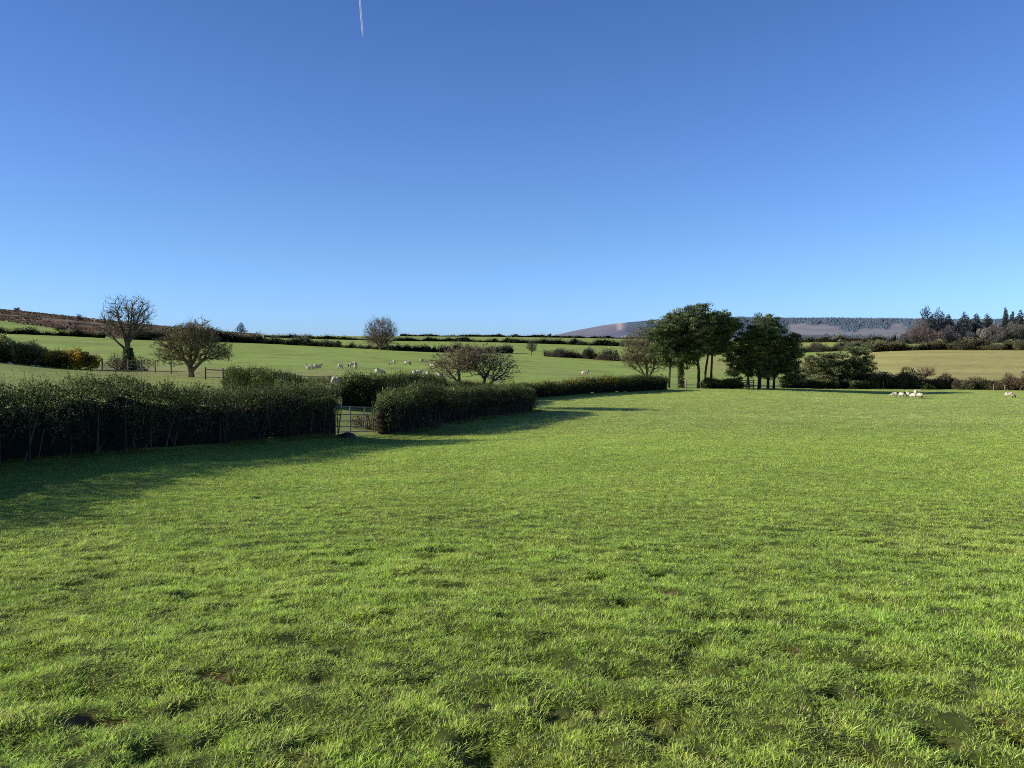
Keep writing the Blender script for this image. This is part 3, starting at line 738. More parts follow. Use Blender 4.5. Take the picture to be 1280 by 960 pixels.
farhedge('straggling brown hedgerow closing the pale field on the right', [(1090, 356), (1180, 360), (1300, 356)], [3.6, 3.8, 4.2], 41, 9000, .5, pal=HAW + FARH + [(.2, .18, .09)])
farhedge('hedgerow left of the pale field, behind the scrubby pine', [(990, 430), (1050, 420), (1100, 400)], [3.5, 4., 4.], 42, 5000, .55)
farhedge('far hedge at the foot of the pinkish cleared hillside', [(960, 660), (1050, 640), (1120, 620)], [4., 4.5, 5.], 43, 4500, .8)
farhedge('ragged hedgerow of mixed bushes left of the pines, under the third far field', [(680, 322), (745, 312), (790, 296), (832, 285)], [2.6, 2.8, 3.2, 3.4], 44, 8000, .42, pal=FARH + [(.11, .085, .07)])

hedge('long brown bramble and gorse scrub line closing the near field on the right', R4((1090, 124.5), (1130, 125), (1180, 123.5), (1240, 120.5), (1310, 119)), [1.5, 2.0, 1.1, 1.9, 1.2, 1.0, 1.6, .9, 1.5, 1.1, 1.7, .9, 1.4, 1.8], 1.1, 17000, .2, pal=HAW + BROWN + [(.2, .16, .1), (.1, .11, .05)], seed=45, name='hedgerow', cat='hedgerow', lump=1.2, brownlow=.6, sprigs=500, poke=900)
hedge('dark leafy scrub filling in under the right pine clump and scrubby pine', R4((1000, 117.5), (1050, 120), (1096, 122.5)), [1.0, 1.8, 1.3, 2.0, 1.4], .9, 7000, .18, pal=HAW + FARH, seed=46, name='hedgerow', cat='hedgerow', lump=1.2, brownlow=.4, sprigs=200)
SB = 'bushes along the far edge of the near field'
for i, (u, Y, w, h, pal, n, bare, yel, lab) in enumerate([
    (1100, 123, 5.4, 3.1, HAW, 4200, .6, 0, 'olive brown thicket just right of the scrubby pine'),
    (1133, 123, 5.2, 3.7, FARH[:3] + [(.09, .075, .045)], 5200, .45, 0, 'large dark bush directly behind the group of five sheep'),
    (1160, 125, 3.4, 1.6, [(.20, .15, .05), (.14, .12, .04), (.09, .075, .03)], 1600, .2, .12, 'orange tinged bracken and gorse under the small bare tree'),
    (1181, 123, 3.8, 2.9, BROWN + HAW[:2], 2600, .8, 0, 'reddish bare thorn bush right of the small bare tree'),
    (1158, 120.5, 2.2, .9, GORSE[:2], 900, 0, 0, 'low dark gorse clump at the field edge above the sheep'),
    (1199, 121, 2.6, 1.5, [(.15, .125, .095), (.11, .085, .065), (.2, .17, .13)], 1700, .7, 0, 'pale grey brown bramble between two thorn bushes'),
    (1217, 121, 4.2, 2.7, FARH + HAW + [(.2, .18, .11)], 3200, .35, 0, 'broad dark bush left of the low gorse on the right'),
    (1233, 120.5, 2.6, 1.5, GORSE[:3], 1400, 0, 0, 'rounded dark green gorse bush towards the right edge'),
    (1246, 119.5, 3.2, 1.3, BROWN + HAW, 2000, .6, 0, 'brown bramble mound above the lone sheep'),
    (1264, 119, 2.6, 3.3, BROWN, 2200, .85, 0, 'upright bare thorn bush near the right edge'),
    (1284, 118.5, 3.6, 3.2, BROWN + [(.13, .08, .07)], 2800, .8, 0, 'reddish bare bush cut by the right edge of the frame'),
    (1146, 124, 2.4, 1.9, HAW, 1400, .5, 0, 'small olive bush filling the gap beside the large dark bush'),
    (1012, 123, 3.2, 2.0, HAW + BROWN, 1800, .6, 0, 'pale brown brush behind the clipped hedge, beside the pines')]):
    shrub(lab, u, Y, w, h, pal, n, .2, 300 + i, group=SB, bare=bare, yellow=yel)

MB_ = 'bushes scattered on the far slopes'
for i, (u, Y, w, h, pal, n, bare, lab, con) in enumerate([
    (381, 330, 5.2, 4.6, FARH[:2], 1800, 0, 'round dark evergreen bush on the slope top left of the round bare tree', False),
    (423, 326, 3.6, 3.0, [(.10, .095, .08), (.07, .065, .05)], 1000, .6, 'grey bush low on the slope edge, left of the round bare tree', False),
    (490, 318, 4.4, 2.6, FARH, 1100, .1, 'dark gorse at the foot of the round bare tree', False),
    (535, 320, 3.6, 3.3, FARH[:2], 1100, 0, 'small dark bush standing clear, right of the round bare tree', False),
    (612, 340, 6, 3.4, FARH, 1300, .3, 'dark scrub on the slope top behind the twin hawthorn', False),
    (698, 316, 9, 4.2, [(.10, .085, .075), (.075, .065, .055), (.13, .11, .09)], 2600, .7, 'wide grey bare thicket on the hedgerow below the hill', False),
    (735, 312, 6, 5.2, [(.085, .085, .075), (.06, .06, .05)], 2200, .6, 'rounded grey tree bush rising above the hedgerow', False),
    (770, 303, 3.2, 4.0, FARH[:2], 1000, 0, 'small dark upright evergreen left of the bare oak', True),
    (757, 302, 8, 2.8, [(.13, .10, .085), (.09, .07, .055)], 1600, .7, 'pinkish brown bramble mass left of the bare oak', False),
    (780, 490, 8, 5.0, FARH[:3], 1500, .2, 'dark tree cluster under the pale firebreak on the hill', False),
    (727, 495, 7, 3.6, [(.075, .08, .07), (.06, .06, .05)], 1000, .4, 'dim round bush on the far hedgerow below the heather hill', False),
    (687, 765, 5, 4.4, FARH[:2], 700, 0, 'tiny dark tree standing on the skyline hedge near the hill', False),
    (645, 765, 3.5, 3.6, FARH[:2], 500, 0, 'tiny dark bush on the skyline hedge, midway', False),
    (301, 690, 9, 9.5, [(.03, .04, .028), (.045, .055, .035)], 1500, 0, 'lone small dark conifer standing on the skyline', True),
    (20, 692, 6, 4.6, BROWN[:2], 900, .8, 'small windblown bare tree on the moor top, far left', False),
    (101, 560, 6, 6.0, [(.10, .075, .06), (.07, .05, .04)], 1000, .9, 'faint bare tree on the brown moor slope', False),
    (75, 352, 4.4, 2.6, [(.13, .08, .055), (.09, .06, .04)], 900, .4, 'reddish bush at the corner of green field and moor', False),
    (1026, 415, 11, 7.2, [(.075, .07, .055), (.06, .055, .042)], 2500, .6, 'round bare bush behind the scrubby pine', False),
    (1058, 408, 9, 4., FARH, 1500, .3, 'low dark bush right of the round bare bush', False),
    (1092, 385, 10, 6.2, FARH[:3], 2200, .3, 'dark bush at the left end of the pale field hedgerow', False),
    (1201, 352, 8.5, 5.6, [(.085, .08, .05), (.065, .065, .04), (.11, .10, .065)], 2400, .4, 'tall round bush in the pale field hedgerow below the wood', False),
    (1240, 352, 9, 3.6, FARH + HAW, 1600, .3, 'low bush in the pale field hedgerow near the right edge', False),
    (1274, 352, 8, 6.2, HAW, 2200, .5, 'tall olive bush in the pale field hedgerow at the right edge', False)]):
    shrub(lab, u, Y, w, h, pal, n, .2 + Y / 2200, 340 + i, group=MB_, bare=bare, conical=con)

# gorse and brush beside the lane and gate
for i, (u, Y, w, h, pal, n, leaf, bare, yel, lab, dy) in enumerate([
    (96, 79.6, 2.6, 2.3, [(.14, .14, .05), (.09, .11, .04)], 2400, .15, .1, 1.3, 'gorse bush covered in orange yellow blossom, left of the fence', 0),
    (111, 80.2, 2.2, 1.9, [(.14, .14, .05), (.10, .10, .04)], 2000, .15, .15, .8, 'smaller gorse bush with scattered yellow blossom at the first fence post', 0),
    (455, 46.5, 3.4, 1.9, GORSE, 5200, .1, 0, .02, 'bushy gorse at the near end of the hedge behind the gate', 0),
    (462, 36.5, 1.8, .95, BROWN + HAW, 1300, .09, .7, 0, 'dead brown bramble showing through the steel gate bars', 0),
    (614, 66, 1.7, 1.1, [(.20, .19, .06), (.13, .14, .04)], 900, .1, .1, .3, 'pale yellow green bush by the hawthorn trunks', 0),
    (645, 67.5, 1.9, 1.35, [(.22, .21, .09), (.15, .15, .06)], 1100, .1, .2, .0, 'straw coloured bush at the far end of the mid field hedge', 0),
    (659, 69, 1.5, 1.0, [(.24, .2, .10), (.16, .14, .06)], 700, .1, .3, .1, 'small straw coloured bush right beside the hedge end', 0),
    (590, 70, 3.6, 1.1, GORSE + HAW, 1700, .11, .2, .1, 'tangled undergrowth around the hawthorn trunks', 0),
    (150, 83, 3.6, 1.9, HAW + BROWN, 1600, .13, .6, 0, 'low twiggy brush left of the tall ivy clad tree', 0),
    (178, 84, 3.8, 2.0, HAW + GORSE[2:], 1700, .13, .5, 0, 'low brush right of the tall ivy clad tree', 0),
    (398, 66, 4.6, .75, GORSE[1:], 1300, .11, 0, 0, 'low dark gorse strip by the lane, left of the near ewe', 0)]):
    shrub(lab, u, Y, w, h, pal, n, leaf, 380 + i, group='brush beside the lane and the near hedges', bare=bare, yellow=yel)

# ------------------------------------------------------------------ grown trees
def grow_tree(r, trunks, targets, step, attach_z, w=.35, jit=.12):
    P = []; par = []; path = []
    for tr in trunks:
        base_i = None
        for i, p in enumerate(tr):
            p = np.array(p, float)
            if i == 0 and P:
                d = np.linalg.norm(np.array(P) - p, axis=1); j = int(d.argmin())
                base_i = j; continue
            if base_i is None and not P: par.append(-1); path.append(0.)
            else:
                j = base_i if base_i is not None and i == 1 else len(P) - 1
                if base_i is None: j = len(P) - 1
                par.append(j); path.append(path[j] + np.linalg.norm(p - P[j]))
                base_i = None
            P.append(p)
    n = len(P); cap = n + len(targets) * 8
    A = np.zeros((cap, 3)); A[:n] = P; pl = np.zeros(cap); pl[:n] = path; pr = np.full(cap, -1); pr[:n] = par
    ok = np.zeros(cap, bool); ok[:n] = A[:n, 2] >= attach_z
    if not ok.any(): ok[n - 1] = True
    cen = A[:n][ok[:n]].mean(0)
    order = np.argsort(np.linalg.norm(targets - cen, axis=1) * r.uniform(.75, 1.25, len(targets)))
    for t in targets[order]:
        dv = t - A[:n]; d = np.linalg.norm(dv, axis=1)
        cost = d + w * pl[:n] + np.where(dv[:, 2] < -.1 * d, d * .35, 0); cost[~ok[:n]] = 1e9
        j = int(cost.argmin()); D = d[j]; k = max(1, min(7, int(round(D / step))))
        pd = A[j] - A[pr[j]] if pr[j] >= 0 else np.array([0, 0, 1.]); pd = pd / (np.linalg.norm(pd) + 1e-9)
        prev = j
        for q in range(1, k + 1):
            s = q / k
            pos = A[j] + (t - A[j]) * s + pd * D * .22 * s * (1 - s) * 2 + (r.normal(0, jit * D / k, 3) if q < k else 0)
            if n >= cap: break
            A[n] = pos; pr[n] = prev; pl[n] = pl[prev] + np.linalg.norm(pos - A[prev]); ok[n] = True; prev = n; n += 1
    return A[:n], pr[:n]

def radii(A, pr, r0, e=2.2, rmax=None):
    n = len(A); w = np.zeros(n); kids = np.zeros(n, int)
    for i in range(n):
        if pr[i] >= 0: kids[pr[i]] += 1
    acc = np.where(kids == 0, r0 ** e, 0.)
    for i in range(n - 1, -1, -1):
        if pr[i] >= 0: acc[pr[i]] += acc[i]
    rad = acc ** (1 / e)
    if rmax: rad = np.where(rad > r0, r0 + (rad - r0) * (rmax - r0) / max(rad.max() - r0, 1e-6), rad)
    return rad, kids

def env_targets(r, n, lobes, lo=.25):
    lobes = np.array(lobes, float); vol = lobes[:, 3] * lobes[:, 4] * lobes[:, 5]; i = r.choice(len(lobes), n, p=vol / vol.sum())
    d = rand_unit(n, r); k = (lo + (1 - lo) * r.random(n) ** .55)[:, None]
    sd = int(r.integers(1, 9999)); az = np.arctan2(d[:, 1], d[:, 0])
    k = k * (.62 + .76 * fbm(az * 1.9 + i * 3.1, d[:, 2] * 2.4 + i, sd, 2))[:, None]
    return lobes[i, :3] + d * lobes[i, 3:] * k

def bare_tree(label, u, Y, trunks, lobes, n, seed, r0=.012, rmax=.25, step=.45, twl=.4, tww=.02, ntw=5, pal=BROWN, attach=1., group=None, up=.5, ivy=None, w=.35, leafy=0, leafpal=None, name='bare_tree'):
    r = np.random.default_rng(seed); p = gp(u, Y); root = empty(name, p, label, 'tree', group)
    T = env_targets(r, n, lobes); T = T[T[:, 2] > attach * .6]
    A, pr = grow_tree(r, trunks, T, step, attach, w)
    rad, kids = radii(A, pr, r0, 2.3, rmax)
    m = pr >= 0; a, b = A[pr[m]], A[m]; ra, rb = rad[pr[m]], rad[m]
    ra = np.minimum(ra, rb * 1.7)
    flare = np.ones(len(ra)); low = a[:, 2] < .3; flare[low] = 1.35
    thick = rb > rmax * .28
    v, f = tubes(a[thick], b[thick], ra[thick] * flare[thick], rb[thick], 7)
    trunk_o = mesh_np('trunk', v, f, M_BARK, None, root)
    v, f = tubes(a[~thick], b[~thick], ra[~thick], rb[~thick], 4)
    tips = np.where(kids == 0)[0]; tips = tips[pr[tips] >= 0]
    td = unit(A[tips] - A[pr[tips]]); ext = 1 + 1.1 * (r.random(len(tips)) < .16); base = np.repeat(A[tips], ntw, 0) - np.repeat(td, ntw, 0) * r.uniform(0, twl, (len(tips) * ntw, 1))
    dr = unit(np.repeat(td, ntw, 0) + rand_unit(len(base), r) * .75 + np.array([0, 0, up * .5]))
    bv, bf = blades(base, dr, twl * r.uniform(.5, 1.4, len(base)) * np.repeat(ext, ntw), tww * r.uniform(.6, 1.3, len(base)), r)
    cb = pick(pal, len(v) // 8, r); ct = pick(pal, len(base), r)
    vv, ff = join([(v, f), (bv, bf)])
    cc = np.concatenate([np.repeat(cb, 8, 0) * .8, np.repeat(ct, 3, 0)])
    mesh_np('crown', vv, ff, M_TWIG, cc, root)
    if leafy:
        c = A[r.choice(tips, leafy)] + r.normal(0, .1, (leafy, 3)); L_ = .16 * r.uniform(.6, 1.4, leafy)
        lv, lf = leaf_quads(c, rand_unit(leafy, r), rand_unit(leafy, r), L_, L_ * .6)
        mesh_np('foliage', lv, lf, M_LEAF, np.repeat(pick(leafpal or HAW, leafy, r), 4, 0), root)  # lichen and buds at the twig tips
    if ivy:
        k, zt, rr_ = ivy
        zz = r.uniform(0, 1, k) ** 1.2 * zt; an = r.uniform(0, 2 * PI, k); q = rr_ * (1.25 - .5 * zz / zt) * r.uniform(.6, 1.15, k)
        cxy = np.array([np.interp(zz, [q_[2] for q_ in trunks[0]], [q_[j] for q_ in trunks[0]]) for j in (0, 1)]).T
        c = np.stack([cxy[:, 0] + q * np.cos(an), cxy[:, 1] + q * np.sin(an), zz], 1); L_ = .14 * r.uniform(.7, 1.4, k)
        lv, lf = leaf_quads(c, rand_unit(k, r), rand_unit(k, r), L_, L_ * .7)
        mesh_np('ivy', lv, lf, M_LEAF, np.repeat(pick(GORSE, k, r), 4, 0), trunk_o)
    return root

GREYTW = [(0.174, 0.154, 0.122), (0.224, 0.194, 0.154), (0.133, 0.112, 0.091)]
OLIVETW = [(0.213, 0.188, 0.116), (0.276, 0.237, 0.149), (0.149, 0.128, 0.081), (0.245, 0.213, 0.128)]
# tall ivy-clad tree, left: upright fork, open vase crown
bare_tree('tall bare tree with ivy round its trunk, tallest on the left', 161, 84,
          [[(0, 0, -.1), (.05, 0, 1.0), (-.05, .05, 2.0), (-.1, 0, 2.9), (-.6, .1, 4.0), (-1.0, .1, 5.2), (-1.1, 0, 6.2)], [(-.1, 0, 2.9), (.5, 0, 3.6), (.9, -.2, 4.6), (1.2, -.2, 5.6), (1.5, 0, 6.6)], [(-.1, 0, 2.9), (.05, .4, 4.2), (.1, .6, 5.6), (.3, .5, 6.8)], [(-.05, .05, 2.0), (-1.1, -.2, 3.0), (-1.8, -.3, 4.0)]],
          [(-.2, 0, 5.7, 2.6, 2.2, 2.2), (.9, 0, 6.2, 1.9, 1.8, 1.6), (-1.5, 0, 5.0, 1.6, 1.5, 1.7), (1.5, 0, 4.6, 1.3, 1.2, 1.2)], 1300, 401, r0=.012, rmax=.27, step=.4, twl=.42, tww=.022, ntw=4, pal=GREYTW, attach=2.3, ivy=(2600, 2.4, .55))
# rounded spreading hawthorn
bare_tree('spreading brown hawthorn with a short thick trunk behind the long hedge', 239, 70,
          [[(0, 0, -.1), (.0, 0, .5), (-.1, 0, 1.0), (-.7, 0, 1.7), (-1.4, .1, 2.5), (-1.7, 0, 3.4)], [(-.1, 0, 1.0), (.4, .1, 1.7), (.6, .1, 2.6), (.8, 0, 3.6)], [(0, 0, .5), (.9, -.1, 1.3), (1.9, -.1, 1.9), (2.7, 0, 2.3)], [(-.1, 0, 1.0), (-.1, .3, 2.2), (-.2, .2, 3.6)]],
          [(-.4, 0, 3.0, 2.5, 2.2, 1.75), (.6, 0, 3.6, 1.9, 1.8, 1.35), (1.9, 0, 2.3, 1.6, 1.5, 1.0), (-1.9, 0, 2.1, 1.4, 1.4, 1.1), (2.7, 0, 2.0, 1.0, 1.0, .6)], 2300, 402, r0=.010, rmax=.24, step=.3, twl=.36, tww=.026, ntw=8, pal=OLIVETW, attach=.8, up=.25, leafy=1300, leafpal=OLIVETW)
# round fan-shaped tree on the slope top
bare_tree('round fan shaped bare tree alone on the slope top', 476, 318,
          [[(0, 0, -.2), (0, 0, .8), (0, 0, 1.5), (-.4, 0, 4.0), (-.8, 0, 7)], [(0, 0, 1.5), (1.2, 0, 3.6), (2.6, 0, 6.4)], [(0, 0, .8), (-1.8, 0, 3.0), (-3.6, 0, 5.6)], [(0, 0, 1.5), (.4, .6, 4.4), (.6, .8, 8)], [(0, 0, .8), (1.9, 0, 2.6), (4.0, 0, 4.8)]],
          [(0, 0, 7.4, 6.8, 6.0, 5.8), (0, 0, 5.0, 6.8, 5.8, 3.8)], 2400, 403, r0=.024, rmax=.5, step=.9, twl=1.3, tww=.05, ntw=6, pal=[(.20, .155, .14), (.25, .20, .175), (.14, .11, .10)], attach=1.8, up=.9, w=.6)
# twin-stemmed hawthorn in the lane hedge
for (uu, YY, lab, tr, lb, sd_) in [
    (574, 62.5, 'left of the twin hawthorns in the hedge, straight grey trunk', [[(0, 0, -.1), (.02, 0, 1.0), (-.02, 0, 1.9), (.05, 0, 2.7), (-.2, 0, 3.3)], [(-.02, 0, 1.2), (-.8, 0, 1.9), (-1.5, 0, 2.4)], [(-.02, 0, 1.9), (.7, 0, 2.5), (1.2, 0, 2.9)]],
     [(-.1, 0, 2.75, 1.7, 1.6, .9), (-1.3, 0, 2.1, 1.2, 1.2, .8), (.9, 0, 2.9, 1.3, 1.3, .75)], 411),
    (602, 63.5, 'right of the twin hawthorns in the hedge, leaning and wider crowned', [[(0, 0, -.1), (.1, 0, .8), (.25, 0, 1.5), (.7, 0, 2.2), (1.1, 0, 2.8)], [(.25, 0, 1.5), (-.3, 0, 2.2), (-.7, 0, 2.9)], [(.1, 0, .8), (.9, 0, 1.4), (1.8, 0, 1.9)]],
     [(.2, 0, 2.9, 2.0, 1.7, .9), (1.4, 0, 2.3, 1.5, 1.4, .95), (-1.0, 0, 2.8, 1.2, 1.1, .75)], 412)]:
    bare_tree(lab, uu, YY, [[(x_, y_, z_ * 1.22) for x_, y_, z_ in t_] for t_ in tr], [(a_, b_, c_ * 1.16, d_ * 1.16, e_ * 1.1, f_ * 1.3) for a_, b_, c_, d_, e_, f_ in lb], 1000, sd_, r0=.010, rmax=.13, step=.3, twl=.38, tww=.018, ntw=6, pal=[(.28, .22, .14), (.22, .18, .115), (.34, .28, .19)], attach=.9, group='twin hawthorns in the lane hedge', up=.2, leafy=700, leafpal=OLIVETW)
# bare olive-brown oak by the pines
bare_tree('rounded bare oak left of the pines, olive brown', 809, 118,
          [[(0, 0, -.1), (0, 0, .5), (-.4, 0, 1.3), (-1.1, 0, 2.4), (-1.8, 0, 3.6)], [(0, 0, .5), (.5, 0, 1.4), (1.0, 0, 2.6), (1.3, 0, 4.0)], [(0, 0, .5), (0, .3, 2.0), (-.2, .3, 4.2)], [(-.4, 0, 1.3), (-1.9, 0, 2.2), (-2.9, 0, 3.0)]],
          [(-.5, 0, 5.3, 3.2, 2.8, 3.1), (1.2, 0, 4.6, 2.5, 2.3, 2.9), (-2.2, 0, 3.9, 1.7, 1.7, 1.9)], 2000, 404, r0=.014, rmax=.22, step=.45, twl=.5, tww=.04, ntw=7, pal=OLIVETW + [(.16, .135, .08)], attach=.8, up=.3, leafy=2400, leafpal=OLIVETW + [(.14, .13, .06)])
# small bare trees
bare_tree('small bare thorn tree among the bushes above the five sheep', 1156, 124.5, [[(0, 0, -.1), (0, 0, 1.0), (.1, 0, 1.8), (.2, 0, 2.6)], [(0, 0, 1.0), (-.6, 0, 1.9), (-1.0, 0, 2.5)]],
          [(0, 0, 2.5, 1.7, 1.5, .8)], 320, 405, r0=.016, rmax=.11, step=.35, twl=.45, tww=.035, ntw=5, pal=BROWN, attach=.9)
bare_tree('slim grey tree with a pale trunk on the far hedgerow', 664, 322, [[(0, 0, -.1), (0, 0, 1.4), (0, 0, 2.8), (.1, 0, 4.6)]], [(0, 0, 3.9, 2.3, 2.2, 2.2), (.5, 0, 2.6, 1.6, 1.6, 1.2)], 450, 406, r0=.025, rmax=.14, step=.7, twl=.8, tww=.07, ntw=5, pal=[(.12, .11, .095), (.09, .08, .07)], attach=1.8)

# ------------------------------------------------------------------ pines
PINE = [(0.076, 0.124, 0.058), (0.104, 0.159, 0.069), (0.154, 0.207, 0.083), (0.241, 0.294, 0.111), (0.111, 0.152, 0.076)]
def pine(label, u, Y, trunk, lobes, n, seed, rmax=.2, group=None, attach=4., clump=.58, per=66, pal=PINE, name='pine_tree', leaf=.21, flat=.5, ivy=None, olive=.0):
    r = np.random.default_rng(seed); p = gp(u, Y); root = empty(name, p, label, 'tree', group)
    lobes = [(a_, b_, c_ - .5, d_ * 1.03, e_ * 1.05, f_ * 1.03) for a_, b_, c_, d_, e_, f_ in lobes]; n = int(n * .86); rmax *= .8
    T = env_targets(r, n, lobes, .35)
    A, pr = grow_tree(r, [trunk], T, .6, attach, .25, .14)
    rad, kids = radii(A, pr, .016, 2.2, rmax)
    m = pr >= 0; a, b = A[pr[m]], A[m]; ra, rb = rad[pr[m]], rad[m]; ra = np.minimum(ra, rb * 1.5)
    nt = len(trunk) - 1
    tz = np.array(trunk); rr = np.interp(np.arange(len(tz)), [0, .4, len(tz) - 1], [rmax * 1.35, rmax, rmax * .45])
    v, f = sweep(tz, rr, 9, .08, r); trunk_o = mesh_np('trunk', v, f, M_PBARK, None, root, smooth=True)
    v, f = tubes(a[nt:], b[nt:], ra[nt:], rb[nt:], 4); mesh_np('limbs', v, f, M_PBARK, None, root)
    k = len(T); cen = np.repeat(T, per, 0)
    off = rand_unit(k * per, r) * (r.random((k * per, 1)) ** .5) * clump * np.repeat(r.uniform(.6, 1.25, (k, 1)), per, 0); off[:, 2] = off[:, 2] * flat + .05
    c = cen + off; d = unit(off * np.array([1, 1, .5]) + rand_unit(len(c), r) * .3 + np.array([0, 0, .4]))
    L_ = leaf * r.uniform(.7, 1.5, len(c))
    lv, lf = leaf_quads(c, d, rand_unit(len(c), r), L_, L_ * .3)
    cb = np.repeat(pick(pal, k, r) * r.uniform(.7, 1.45, (k, 1)), per, 0) * r.uniform(.75, 1.3, (k * per, 1)) * (.55 + .6 * sstep(-.12, .22, off[:, 2:3]))  # lit pad tops and dark undersides are put into the needle colour
    if olive: cb = cb * (1 - olive) + np.array([.19, .18, .08]) * olive * r.uniform(.6, 1.3, (len(cb), 1))
    mesh_np('crown', lv, lf, M_NEEDLE, np.repeat(cb, 4, 0), root)
    if ivy:
        kk_, zt, rq = ivy; zz = r.uniform(0, zt, kk_); an = r.uniform(0, 2 * PI, kk_); q = rq * r.uniform(.6, 1.15, kk_)
        cxy = np.array([np.interp(zz, tz[:, 2], tz[:, j]) for j in (0, 1)]).T
        c = np.stack([cxy[:, 0] + q * np.cos(an), cxy[:, 1] + q * np.sin(an), zz], 1)
        lv, lf = leaf_quads(c, rand_unit(kk_, r), rand_unit(kk_, r), .2, .14)
        mesh_np('ivy', lv, lf, M_LEAF, np.repeat(pick(GORSE, kk_, r), 4, 0), trunk_o)
    return root
PG1 = 'pines of the left clump'; PG2 = 'pines of the right clump'
pine('leftmost pine of the left clump, leaning crown low over the bare oak', 836, 104, [(0, 0, -.1), (.1, 0, 2), (.2, 0, 3.8), (.1, 0, 5.6), (-.1, 0, 7.2), (-.3, 0, 8.6)],
     [(-.9, 0, 7.6, 2.2, 2.0, 1.6), (-.2, 0, 6.0, 2.3, 2.0, 1.6), (.3, 0, 8.6, 1.5, 1.4, 1.2), (-2.3, 0, 7.7, 1.1, 1.0, .6), (.2, 0, 4.4, 1.9, 1.6, 1.1), (-.6, 0, 4.8, 1.9, 1.6, 1.6)], 470, 501, .17, PG1, 3.0, olive=.25)
pine('stout ivy wrapped pine, second in the left clump', 851, 105.5, [(0, 0, -.1), (0, 0, 2), (-.1, 0, 3.8), (.1, 0, 5.8), (.2, 0, 7.6), (.0, 0, 9.4)],
     [(-.3, 0, 8.8, 2.1, 2.0, 1.6), (.5, 0, 7.2, 2.2, 2.0, 1.6), (.2, 0, 5.2, 2.2, 1.8, 1.5), (-.8, 0, 10.0, 1.2, 1.2, .7), (.6, 0, 4.2, 1.7, 1.5, 1.1)], 430, 502, .28, PG1, 3.2, ivy=(900, 4., .42), olive=.1)
pine('tallest pine of the left clump with a flat swept top', 873, 104.5, [(0, 0, -.1), (.05, 0, 2.2), (-.2, 0, 4.4), (-.5, 0, 6.6), (-.7, 0, 8.6), (-.6, 0, 10.6)],
     [(-.9, 0, 10.0, 1.9, 1.8, 1.2), (-.2, 0, 9.2, 2.1, 2.0, 1.5), (.2, 0, 7.6, 2.2, 2.0, 1.5), (-1.2, 0, 7.8, 1.7, 1.6, 1.3), (.3, 0, 11.0, 1.3, 1.1, .6), (-.2, 0, 5.7, 2.1, 1.7, 1.2)], 480, 503, .24, PG1, 4.6, olive=.12)
pine('slanting pine between the tallest and the rightmost of the left clump', 880, 107, [(0, 0, -.1), (.2, 0, 2.2), (.5, 0, 4.4), (1.0, 0, 6.6), (1.4, 0, 8.4), (1.6, 0, 9.8)],
     [(1.4, 0, 9.2, 1.7, 1.6, 1.4), (1.9, 0, 8.0, 1.9, 1.7, 1.3), (.9, 0, 7.0, 1.8, 1.6, 1.3), (2.2, 0, 10.0, 1.1, 1.0, .7), (1.2, 0, 5.8, 2.0, 1.7, 1.0)], 420, 504, .2, PG1, 5.)
pine('rightmost pine of the left clump with one long limb reaching right', 889, 106, [(0, 0, -.1), (.0, 0, 2.2), (.1, 0, 4.4), (.3, 0, 6.2), (.9, 0, 7.8), (1.7, 0, 9.2)],
     [(1.4, 0, 8.6, 1.9, 1.7, 1.2), (2.6, 0, 9.1, 1.6, 1.4, .75), (3.4, 0, 8.5, .9, .9, .5), (.6, 0, 7.2, 2.0, 1.7, 1.2), (1.4, 0, 6.1, 2.0, 1.6, 1.1)], 400, 505, .2, PG1, 5.4)
pine('slender pine at the left of the right clump, drooping brownish skirt', 936, 108, [(0, 0, -.1), (-.1, 0, 1.6), (.2, 0, 3.4), (.1, 0, 5.2), (.4, 0, 7.0)],
     [(-.6, 0, 6.2, 2.0, 1.9, 1.4), (-1.6, 0, 4.3, 1.8, 1.7, 1.3), (.2, 0, 4.2, 2.2, 2.0, 1.5), (-1.0, 0, 2.5, 2.0, 1.7, 1.1), (.3, 0, 7.4, 1.4, 1.3, .9)], 430, 511, .17, PG2, 1.8, olive=.3)
pine('broad pine at the heart of the right clump', 949, 107, [(0, 0, -.1), (.05, 0, 2), (.3, 0, 4), (.5, 0, 6), (.6, 0, 8), (.5, 0, 9.6)],
     [(.3, 0, 8.8, 2.0, 1.9, 1.5), (-.9, 0, 7.4, 2.0, 1.9, 1.4), (1.2, 0, 7.0, 2.1, 2.0, 1.6), (.2, 0, 5.0, 2.4, 2.1, 1.7), (.4, 0, 2.8, 2.1, 1.8, 1.1)], 480, 512, .26, PG2, 2., olive=.12)
pine('peaked pine forming the top of the right clump', 960, 109, [(0, 0, -.1), (.0, 0, 2), (-.1, 0, 4.4), (.1, 0, 6.8), (.2, 0, 8.8), (.2, 0, 10.0)],
     [(.2, 0, 9.4, 1.4, 1.3, 1.1), (.7, 0, 8.2, 1.7, 1.6, 1.3), (.7, 0, 6.4, 2.2, 2.0, 1.6), (1.0, 0, 4.4, 2.2, 2.0, 1.5), (.6, 0, 2.9, 1.9, 1.7, .9)], 440, 513, .2, PG2, 3.)
pine('pine at the right of the right clump with upswept side boughs', 967, 108, [(0, 0, -.1), (.1, 0, 1.8), (.6, 0, 3.6), (1.3, 0, 5.2), (2.0, 0, 6.6)],
     [(2.3, 0, 7.0, 1.2, 1.1, 1.1), (1.6, 0, 5.8, 1.7, 1.6, 1.3), (2.6, 0, 4.9, 1.6, 1.5, 1.2), (1.4, 0, 3.8, 2.0, 1.8, 1.3), (2.5, 0, 2.5, 1.7, 1.4, 1.1)], 420, 514, .17, PG2, 1.8)
